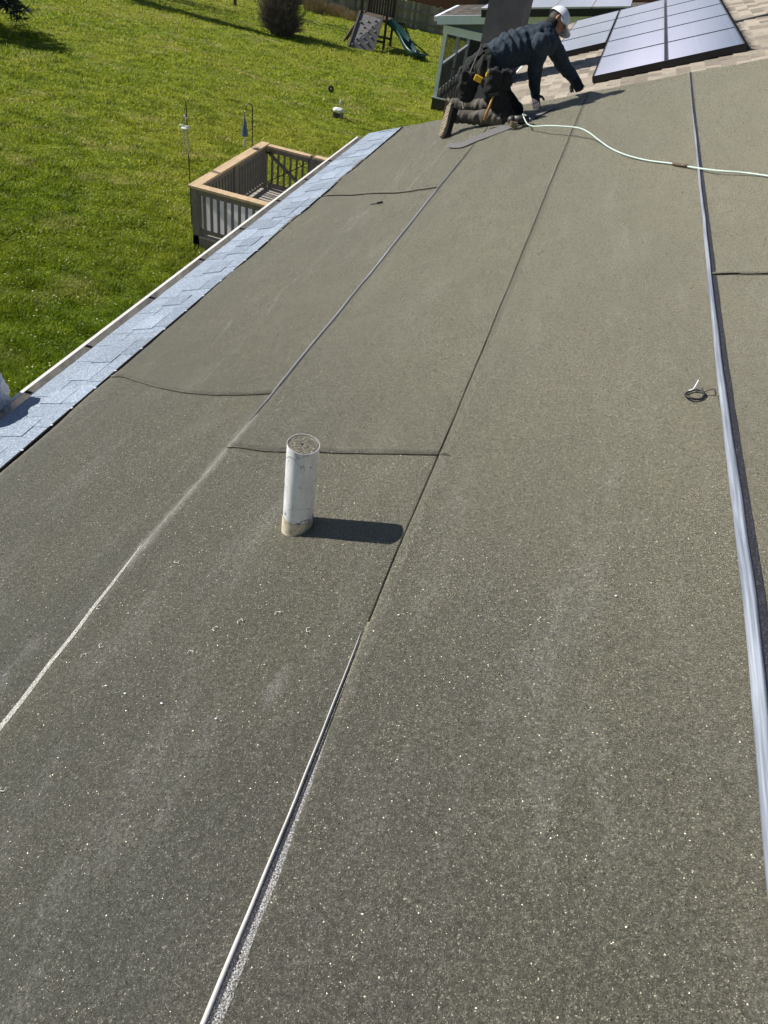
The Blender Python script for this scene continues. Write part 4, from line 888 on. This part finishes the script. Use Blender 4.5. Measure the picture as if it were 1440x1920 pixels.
# ================================================================== BUSH, TUFTS, TREES
def bush(px, py, rad, hh, n, label, m, cat='bush', name='bare_bush', lean=0., group=None):
    p = G3(px, py); g = G(); r2_ = random.Random(int(px))
    for i in range(n):
        f = r2_.random()*2*PI; el = math.acos(r2_.uniform(.02, 1)); rr = r2_.uniform(.5, .95)+.22*noise.noise(Vector((math.cos(f)*1.5, math.sin(f)*1.5, el*2)))
        tip_ = p+np.array([rad*math.sin(el)*math.cos(f)*rr, rad*math.sin(el)*math.sin(f)*rr, hh*math.cos(el)**.9*rr*(.62+.38*r2_.random())+.1])
        b0 = p+np.array([r2_.uniform(-.3, .3)*rad, r2_.uniform(-.3, .3)*rad, -.03]); mid = b0*.42+tip_*.58+np.array([(tip_-p)[0]*.10+r2_.gauss(0, .06), (tip_-p)[1]*.10+r2_.gauss(0, .06), .03*hh])
        g.tube([b0, mid, tip_], [.010, .007, .003], 3, cap=False)
        for k in range(4):
            a_ = mid+(tip_-mid)*r2_.random(); e_ = a_+np.array([r2_.gauss(0, .13), r2_.gauss(0, .13), abs(r2_.gauss(.08, .1))]); g.tube([a_, e_], [.005, .0025], 3, cap=False)
    return tag(g.build(name, m), label, cat, group)
bush(527, 62, 1.12, 3.1, 1500, 'large rounded leafless brown bush near the top of the lawn', M['twig'])
def tuft(px, py, rad, hh, n, label):
    p = G3(px, py); g = G(); r2_ = random.Random(int(px)+5)
    for i in range(n):
        f = r2_.random()*2*PI; q = p+np.array([math.cos(f), math.sin(f)*.6, 0])*rad*math.sqrt(r2_.random())*.8
        e_ = q+np.array([r2_.gauss(0, .25)*rad, r2_.gauss(0, .25)*rad, hh*r2_.uniform(.5, 1)]); s_ = np.array([.009, 0, 0])
        g.add([q-s_, q+s_, e_], [(0, 1, 2)])
    tag(g.build('dry_grass_clump', M['straw']), label, 'dry grass', 'dry grass clumps along the fence')
tuft(588, 24, .65, .85, 1300, 'tall straw coloured grass clump beside the bare bush'); tuft(628, 30, .8, .6, 1300, 'middle straw coloured grass clump by the fence'); tuft(655, 38, .6, .45, 800, 'low straw coloured grass clump nearest the playset')
def tree(p, H, r, seed, label, name='bare_tree', levels=4, group=None):
    r2_ = random.Random(seed); tr = thing(name, p, label, 'tree', group); gt_ = G(); gc = G()
    def limb(a_, d, L_, rad, lv):
        pts = [a_]; dd = d.copy(); rads = [rad]; k = 5
        for i in range(k):
            dd = unit(dd+np.array([r2_.gauss(0, .12), r2_.gauss(0, .12), .05])); pts.append(pts[-1]+dd*L_/k); rads.append(rad*(1-.6*(i+1)/k))
        (gt_ if lv == 0 else gc).tube(pts, rads, 8 if lv < 2 else 4, cap=False)
        if lv < levels:
            for i in range(5 if lv else 9):
                j = r2_.uniform(.25 if lv else .35, 1); q = pts[0]+(pts[-1]-pts[0])*j; q = pts[min(k, int(j*k))] + (pts[min(k, int(j*k)+1)]-pts[min(k, int(j*k))])*(j*k-int(j*k))
                f = r2_.random()*2*PI; side = np.array([math.cos(f), math.sin(f), r2_.uniform(.1, .7)]); limb(q, unit(dd*.5+side*.8), L_*r2_.uniform(.4, .62), rads[min(k, int(j*k))]*.55, lv+1)
    limb(p-[0, 0, .2], np.array([0, 0, 1.]), H*.75, r, 0)
    gt_.build('trunk', M['bark'], tr, True); gc.build('crown', M['bark'], tr)
    return tr
tree(G3(440, 9), 6.5, .10, 4, 'slim leafless tree rising beside the bare bush at the top edge', levels=3)
for i, (px, py, hh, sd, lb) in enumerate(((95, -48, 7.5, 11, 'tall leafless tree beyond the top left of the lawn'), (215, -30, 5.5, 21, 'shorter leafless tree beyond the middle of the lawn'), )):
    tree(G3(px, py), hh, .13, sd, lb, levels=3)
# evergreens: one whose low boughs hang into the top left corner, one beyond the frame that shades the lawn
def conifer(pp, H, L0_, seed, label, dens=7):
    pine = thing('pine_tree', pp, label, 'tree'); r2_ = random.Random(seed)
    g = G(); g.tube([pp-[0, 0, .3], pp+[0, 0, H*.45], pp+[0, 0, H]], [.2, .14, .03], 10); g.build('trunk', M['bark'], pine, True)
    g = G(); n = int(H/.27)-3
    for lv in range(n):
        z = .8+lv*.27; L_ = L0_*(1-lv/(n+2))
        for k in range(8):
            f = r2_.random()*2*PI; d = np.array([math.cos(f), math.sin(f), -.18]); L2 = L_*r2_.uniform(.7, 1.1)
            for t_ in np.linspace(.15, 1, int(26*L_/3)+4):
                c = pp+np.array([0, 0, z])+d*L2*t_ - np.array([0, 0, .25*t_*t_])
                for m_ in range(dens):
                    e_ = c+np.array([r2_.gauss(0, .19), r2_.gauss(0, .19), r2_.gauss(-.08, .10)]); s_ = np.array([r2_.gauss(0, .02), r2_.gauss(0, .02), r2_.gauss(0, .02)])
                    g.add([c-s_, c+s_, e_], [(0, 1, 2)])
    g.build('crown', M['needle'], pine); return pine
conifer(G3(-118, 38), 3.4, 2.7, 5, 'dark evergreen whose low boughs hang into the top left corner', 9)
_a, _b = G3(-60, -78), G3(450, 92)
conifer(_a, float(np.hypot(*(_b-_a)[:2])*.687-.056*0+ (_b-_a)[2]), 1.7, 9, 'tall evergreen standing beyond the top left corner of the lawn', 5)
# ================================================================== WORKER
def J(px, py, Y): return atY(px, py, Y)
def onr(px, py, off=0.): return NR.at(px, py, off)
man = thing('person', onr(930, 240), 'worker in navy jacket and white cap kneeling at the roof edge and reaching down', 'person')
Rhip, Lhip = J(911, 128, 8.12), J(903, 118, 8.42)
Rkn, Lkn = J(950, 222, 7.98), J(962, 205, 8.38)
Rank, Lank = J(856, 219, 8.06), J(852, 196, 8.50)
pel = (Rhip+Lhip)/2
Rsh, Lsh = J(1014, 82, 8.32), J(1030, 72, 8.66)
chest = J(1003, 82, 8.48); mid = J(960, 92, 8.38); neck = J(1030, 52, 8.55)
Rel, Rwr = J(1002, 135, 8.45), onr(1004, 186, .04)*0+J(1004, 178, 8.56)
Lel, Lwr = J(1056, 122, 8.84), J(1078, 150, 8.92)
hc = J(1047, 42, 8.58)
fwd = unit(R @ np.array([.62, .74, -.12])); upd = unit(R @ np.array([.74, -.62, -.05])); upd = unit(upd-fwd*upd.dot(fwd)); sde = np.cross(fwd, upd)
HA = [fwd, sde, upd]; HL = lambda a_, b_, c_3: hc+fwd*a_+sde*b_+upd*c_3
def hand(g, wr, d, nr, sidev, curl=.5, k=1.):
    """palm + five unequal bent fingers; d = finger direction, nr = palm normal (towards the roof)"""
    d, nr = unit(d), unit(nr); sd = unit(np.cross(d, nr)); pc_ = wr+d*.05
    for t_ in (-.028, -.01, .01, .028): g.cap(wr+sd*t_*.7, .019*k, wr+d*.085+sd*t_, .015*k)
    for t_, L_ in ((-.033, .060), (-.011, .072), (.011, .078), (.033, .068)):
        a_ = wr+d*.088+sd*t_; d1 = unit(d+nr*curl*.5); d2 = unit(d+nr*curl*1.6); b_ = a_+d1*L_*.5; c_4 = b_+d2*L_*.5
        g.cap(a_, .0105*k, b_, .0098*k, 8); g.cap(b_, .0098*k, c_4, .0085*k, 8)
    a_ = wr+d*.025+sd*sidev*.03; b_ = a_+unit(d*.6+sd*sidev*.8+nr*.2)*.045; g.cap(a_, .014*k, b_, .011*k, 8); g.cap(b_, .011*k, b_+unit(d+sd*sidev*.3+nr*.5)*.035, .0095*k, 8)
# the body, one skin
g = G()
g.cap(pel, .13, mid, .12); g.cap(mid, .12, chest, .14); g.cap(chest, .12, neck, .07); g.cap(Rhip, .09, Rkn, .055); g.cap(Lhip, .09, Lkn, .055)
g.cap(Rkn, .05, Rank, .038); g.cap(Lkn, .05, Lank, .038); g.cap(Rsh, .06, Rel, .042); g.cap(Rel, .042, Rwr, .028); g.cap(Lsh, .06, Lel, .042); g.cap(Lel, .042, Lwr, .028)
g.cap(chest, .09, Rsh, .06); g.cap(chest, .09, Lsh, .06); g.cap(neck, .062, HL(-.02, 0, -.06), .055)
g.ell(HL(-.01, 0, .02), (.092, .074, .105), HA, 20, 14); g.ell(HL(.03, 0, -.06), (.06, .052, .055), HA); g.ell(HL(.06, 0, -.085), (.025, .025, .022), HA)
g.cap(HL(.082, 0, .005), .011, HL(.102, 0, -.03), .014, 8); g.cap(HL(.075, -.018, -.055), .010, HL(.075, .018, -.055), .010, 8); g.cap(HL(.078, -.03, .022), .012, HL(.078, .03, .022), .012, 8)
for s_g in (-1, 1): g.ell(HL(-.008, s_g*.076, -.01), (.018, .008, .032), HA)
palmd = unit(np.array([.25, .1, -1.]))
hand(g, Rwr, onr(1006, 199, .02)-Rwr, np.array([.25, .9, -.2]), 1, .15, .8); hand(g, Lwr, onr(1096, 174, .015)-Lwr, np.array([.2, .9, -.25]), -1, .2, .8)
g.organic('body', M['skin'], man, .007, 2)
for s_g in (-1, 1): g = G(); g.ell(HL(.086, s_g*.030, -.002), (.006, .011, .007), HA); g.build('eye', M['black'], man)
g = G(); g.ell(HL(-.035, 0, .005), (.083, .080, .085), HA, 18, 12); g.organic('hair', M['hair'], man, .008, 2, lambda q: .003*noise.noise(q*120))
# trousers
def fold(axis_o, axis_d, f, amp):
    d = unit(axis_d)
    def fn_(p):
        q = np.array(p)-axis_o; t_ = float(q.dot(d)); return amp*noise.noise(Vector((t_*f, float(q[0])*4, float(q[2])*4)))+amp*.5*noise.noise(Vector(p)*22)
    return fn_
g = G(); g.cap(pel+(mid-pel)*.05, .150, pel-(mid-pel)*.2, .145); g.cap(Rhip, .115, Rkn, .085); g.cap(Lhip, .115, Lkn, .085)

def tfold(p):
    return .016*noise.noise(Vector((p[0]*24, p[1]*6, p[2]*6)))+.010*noise.noise(Vector(p)*14)
g.organic('trousers', M['darktrouser'], man, .009, 3, tfold)
for k_, a_ in ((Rkn, Rank), (Lkn, Lank)):
    g = G(); g.cap(k_, .080, (k_+a_)/2, .074); g.cap((k_+a_)/2, .072, a_, .060); g.organic('trouser_leg', M['trouser'], man, .009, 2, tfold)
for kk in (Rkn, Lkn):
    g = G(); d = unit(kk-pel); g.ell(kk+np.array([.03, 0, -.01]), (.085, .08, .095)); g.organic('knee_pad', M['canvas'], man, .01, 3)
# boots: heel up, toe pressed on the roof
def boot(ank, toe, heel):
    toe, heel, ank = map(np.asarray, (toe, heel, ank)); d = unit(toe-heel); bk = unit(ank-(toe+heel)/2); bk = unit(bk-d*bk.dot(d)); sd = np.cross(d, bk)
    L_ = np.linalg.norm(toe-heel); b = G(); A_ = [d, sd, bk]
    b.ell(heel+d*.055+bk*.055, (.06, .045, .06), A_); b.ell(toe-d*.075+bk*.045, (.08, .05, .048), A_); b.cap(heel+d*.06+bk*.05, .046, toe-d*.09+bk*.04, .045)
    b.cap(heel+d*.055+bk*.05, .052, ank, .058)
    o = b.organic('boot', M['boot'], man, .007, 2, lambda q: .003*noise.noise(q*50))
    s = G(); V = []; n_ = 24; out = []
    for k in range(n_):
        f = 2*PI*k/n_; xx = math.cos(f); yy = math.sin(f); wd_ = .046+.008*xx-.008*math.exp(-((xx+.15)/.3)**2); out.append((L_/2*xx*1.02, wd_*(abs(yy)**.75)*math.copysign(1, yy)))
    c = (toe+heel)/2
    for hh in (-.022, .012): V += [c+d*a_+sd*b_+bk*hh for a_, b_ in out]
    s.add(V, [(k, (k+1) % n_, n_+(k+1) % n_, n_+k) for k in range(n_)]+[tuple(range(n_))[::-1], tuple(range(n_, 2*n_))])
    for t_ in np.linspace(-.42, .42, 9): s.box(c+d*L_*t_-bk*.023, (.022, .078, .006), A_)
    so_ = s.build('sole', M['sole'], o)
rt_ = onr(829, 257, .02); boot(Rank, rt_, J(846, 196, 8.08)); lt_ = onr(836, 226, .0); boot(Lank, J(838, 214, 8.55), J(842, 186, 8.50))
# jacket
g = G(); g.cap(pel+(mid-pel)*.30, .160, mid, .166); g.cap(mid, .166, chest, .172); g.cap(chest, .155, (Rsh+Lsh)/2, .138)
g.cap(chest, .12, Rsh, .088); g.cap(chest, .12, Lsh, .088); g.cap((Rsh+Lsh)/2, .10, neck, .075)
g.cap(Rsh, .094, Rel, .074); g.cap(Rel, .072, Rwr, .050); g.cap(Lsh, .094, Lel, .074); g.cap(Lel, .072, Lwr, .054); g.cap(neck, .07, neck+(HL(-.03, 0, -.08)-neck)*.4, .068)
ax = unit(chest-pel)
def jfold(p):
    q = np.array(p); t_ = float((q-pel).dot(ax)); L_ = float(np.linalg.norm(q-pel))
    tor = .014*math.sin(t_*78+3.5*noise.noise(Vector(p)*5))*max(0, min(1, 1-abs(t_-.30)/.28)) if q[2] > mid[2]-.03 and t_ < .62 else 0
    return tor+.010*noise.noise(Vector((p[0]*18, p[1]*10, p[2]*10)))+.004*noise.noise(Vector(p)*30)
jk = g.organic('jacket', M['jacket'], man, .008, 2, jfold)
g = G(); g.tube([chest+(neck-chest)*.75, neck, neck+(HL(-.05, 0, -.06)-neck)*.55], [.125, .100, .090], 20); g.build('collar', M['jacket'], jk, True)
g = G(); g.tube([neck+(HL(-.03, 0, -.08)-neck)*.0, HL(-.03, 0, -.085), HL(-.0, 0, -.062), HL(.03, 0, -.05)], [.088, .082, .078, .062], 18); g.build('neck_gaiter', M['canvas'], man, True)
# gloves
g = G(); hand(g, Rwr, onr(1006, 199, .02)-Rwr, np.array([.25, .9, -.2]), 1, .15, 1.12); g.cap(Rwr-unit(Rwr-Rel)*.02, .036, Rwr, .034); g.organic('glove', M['glove2'], man, .005, 1, label='grey glove')
g = G(); hand(g, Lwr, onr(1092, 177, .015)-Lwr, np.array([.25, .85, -.35]), -1, .25, 1.75); g.cap(Lwr-unit(Lwr-Lel)*.03, .040, Lwr, .038); g.organic('glove', M['glove'], man, .005, 1, label='black glove')
# cap
g = G(); n_ = 28; V = []
for i in range(10):
    th = PI/2*i/9
    for j in range(n_): f = 2*PI*j/n_; V.append(HL(-.012+-.012+.122*math.cos(th)*math.cos(f), .100*math.cos(th)*math.sin(f), .012+.124*math.sin(th)*(1-.05*math.cos(f))+.0025*math.sin(6*f)*math.cos(th)))
Fc = [(i*n_+j, i*n_+(j+1) % n_, (i+1)*n_+(j+1) % n_, (i+1)*n_+j) for i in range(9) for j in range(n_)]; g.add(V, Fc)
cp_ = g.build('cap', M['cap'], man, True)
g = G(); V = []; m_ = 16
for i in range(6):
    for j in range(m_+1):
        f = -PI*.42+PI*.84*j/m_; r_ = i/5; bx2 = .085+.080*r_*math.cos(f)**.5; V.append(HL(-.012+(.108*math.cos(f))+.090*r_*math.cos(f)**.6, (.097+.006*r_)*math.sin(f), .012-.018*r_-.020*abs(math.sin(f))**2*(.4+.6*r_)))
Fc = [(i*(m_+1)+j, i*(m_+1)+j+1, (i+1)*(m_+1)+j+1, (i+1)*(m_+1)+j) for i in range(5) for j in range(m_)]; g.add(V, Fc); g.add([np.array(v)-upd*.004 for v in V], [f_[::-1] for f_ in Fc]); g.build('brim', M['cap'], cp_, True)
g = G(); g.ell(HL(-.02, 0, .139), (.008, .008, .004), HA); g.build('cap_button', M['cap'], cp_)
g = G(); g.bar(HL(.065, -.070, .004), HL(-.01, -.080, .002), .004, .006, upd); g.bar(HL(.102, -.066, .004), HL(.112, -.050, .014), .004, .006); g.build('glasses', M['black'], man)
# tool belt, pouches, straps
bd = unit(mid-pel); u1 = unit(np.cross(bd, [0, 1, 0])); u2 = np.cross(bd, u1); pts = [pel+bd*.06+(u1*math.cos(2*PI*k/30)+u2*math.sin(2*PI*k/30))*.166 for k in range(31)]
g = G()
for k in range(30): g.bar(pts[k], pts[k+1], .008, .055, bd)
g.build('tool_belt', M['canvas'], man)
def pouch(c, r, d2, nm='tool_pouch'):
    g = G(); A_ = [unit(d2), unit(np.cross([0, 0, 1], d2)), np.array([0, 0, 1.])]
    g.ell(c, r, A_); g.ell(c-[0, 0, r[2]*.45], (r[0]*.85, r[1]*.95, r[2]*.6), A_); g.box(c+[0, 0, r[2]*.35], (r[0]*1.5, r[1]*1.5, r[2]*1.0), A_)
    g.organic(nm, M['canvas'], man, .009, 2, lambda q: .014*noise.noise(q*18))
pouch(J(878, 160, 8.12), (.11, .08, .15), (1, .2, 0)); pouch(J(925, 162, 7.98), (.10, .06, .17), (1, .1, 0)); pouch(J(868, 140, 8.25), (.06, .05, .08), (1, .3, .2)); pouch(J(948, 150, 8.02), (.075, .06, .10), (1, .1, 0))
for a_, b_ in ((J(907, 80, 8.2), J(868, 140, 8.08)), (J(903, 84, 8.2), J(880, 138, 8.02))): g = G(); g.bar(a_, b_, .012, .022, (0, 1, 0)); g.build('strap', M['strap'], man)
g = G(); g.tube(curve_pts([J(866, 186, 8.32), J(868, 195, 8.30), J(869, 204, 8.28)], 8), .010, 6); g.build('strap', M['strap'], man)
# hammer hanging from the belt
h0, h1 = J(925, 180, 7.88), J(908, 226, 7.84); hm = thing('hammer', h1, 'hammer with an orange brown handle hanging from the tool belt', 'hammer')
g = G(); g.tube([h0, (h0+h1)/2, h1], [.010, .013, .016], 10); g.build('handle', M['hickory'], hm, True)
g = G(); d = unit(h0-h1); g.bar(h0+d*.01-NR.S*.05, h0+d*.01+NR.S*.05, .025, .025); g.build('head', M['black'], hm)
# yellow knife with pale blade, and the yellow grip
t0 = J(897, 148, 7.98); kn2 = thing('tape_measure', t0, 'yellow tape measure clipped in the tool pouch', 'tape measure')
g = G(); g.box(t0, (.085, .04, .055), [unit(np.array([1, .1, -.25])), [0, 1, 0], unit(np.array([.25, 0, 1]))]); o_ = g.build('case', M['yellow'], kn2); bv = o_.modifiers.new('b', 'BEVEL'); bv.width = .01; bv.segments = 3
g = G(); g.box(t0+[.055, -.01, -.02], (.03, .03, .05)); g.build('grip', M['black'], kn2)
t1 = J(912, 143, 7.96); t2_ = J(917, 128, 7.96); ck = thing('chalk_tool', t1, 'pale yellow handled tool with a silver end beside the tape measure', 'tool')
g = G(); g.tube([t1, (t1+t2_)/2], [.013, .014], 8); g.build('handle', M['yellow'], ck); g = G(); g.tube([(t1+t2_)/2, t2_], [.014, .016], 8); g.build('silver_end', M['chrome'], ck)
# nail gun at the knee
n0 = onr(975, 222, .075); ng = thing('nail_gun', onr(970, 228), 'dark roofing nail gun resting on the roof by the front knee', 'nail gun')
g = G(); g.tube([n0+[-.05, -.03, -.02], n0+[.08, .02, .0]], [.040, .036], 14); g.ell(n0+[-.07, -.035, -.025], (.045, .042, .042)); g.build('body', M['gun'], ng, True)
g = G(); g.tube([n0+[.0, .02, -.02], n0+[.03, .09, -.045]], [.022, .019], 10); g.build('handle', M['blackplastic'], ng, True)
g = G(); cm = n0+[-.04, -.08, -.045]; g.tube([cm-[.0, .0, .02], cm+[.0, .0, .025]], .038, 18); g.build('magazine', M['gunmag'], ng)
g = G(); g.tube([n0+[.08, .02, 0], n0+[.115, .03, .0]], [.014, .011], 8); g.build('hose_fitting', M['chrome'], ng)
g = G(); g.box(n0+[-.09, -.05, -.062], (.07, .03, .02)); g.build('nose', M['chrome'], ng)
# hose
hs = [n0+[.115, .03, 0], onr(981, 214, .085), onr(985, 226, .08), onr(990, 233, .06), onr(1001, 237, .045), onr(1022, 236, .07), onr(1050, 236.5, .085), onr(1085, 240, .085), onr(1105, 249, .06), onr(1122, 262, .026), onr(1145, 278, .010), onr(1175, 291, .008), onr(1215, 301, .008), onr(1262, 307, .010), onr(1300, 314, .012), onr(1345, 320, .024), onr(1395, 324, .018), onr(1445, 331, .010), onr(1520, 345, .010), NR.P(1.7, 5.9, .01), NR.P(2.4, 5.5, .01), NR.P(3.1, 5.6, .01)]
c_ = curve_pts(hs, 240); ho = thing('air_hose', hs[13], 'pale mint green air hose running from the nail gun across the roof', 'hose')
g = G(); g.tube(c_, .0060, 10); g.build('hose_line', M['hose'], ho, True)
g = G(); g.tube([onr(1268, 308.2, .012), onr(1290, 311.5, .012)], .010, 10); g.tube([onr(1262, 307, .012), onr(1269, 308.3, .012)], .0095, 10); g.build('coupling', M['rust'], ho, True)
# cut strip lying under the worker
g = G(); top = [(838, 270), (870, 264), (925, 241), (985, 217), (1015, 206), (1040, 198)]; bot = [(842, 276), (866, 276), (895, 264), (945, 245), (985, 229), (1042, 201)]
ta = curve_pts([onr(*q, .012) for q in top], 40); tb = curve_pts([onr(*q, .009) for q in bot], 40); k = min(len(ta), len(tb)); V = []
for i in range(k):
    for q in (ta[i], tb[i]): s_5 = q+NR.n*.003*noise.noise(Vector(q)*9); V += [s_5, s_5-NR.n*.004]
g.add(V, [(4*i, 4*i+4, 4*i+6, 4*i+2) for i in range(k-1)]+[(4*i+2, 4*i+6, 4*i+7, 4*i+3) for i in range(k-1)]+[(4*i+1, 4*i, 4*i+4, 4*i+5)[::-1] for i in range(k-1)]+[(0, 2, 3, 1)])
tag(g.build('underlayment_offcut', M['offcut'], tone=False), 'long dark grey underlayment offcut lying under the kneeling worker', 'offcut')
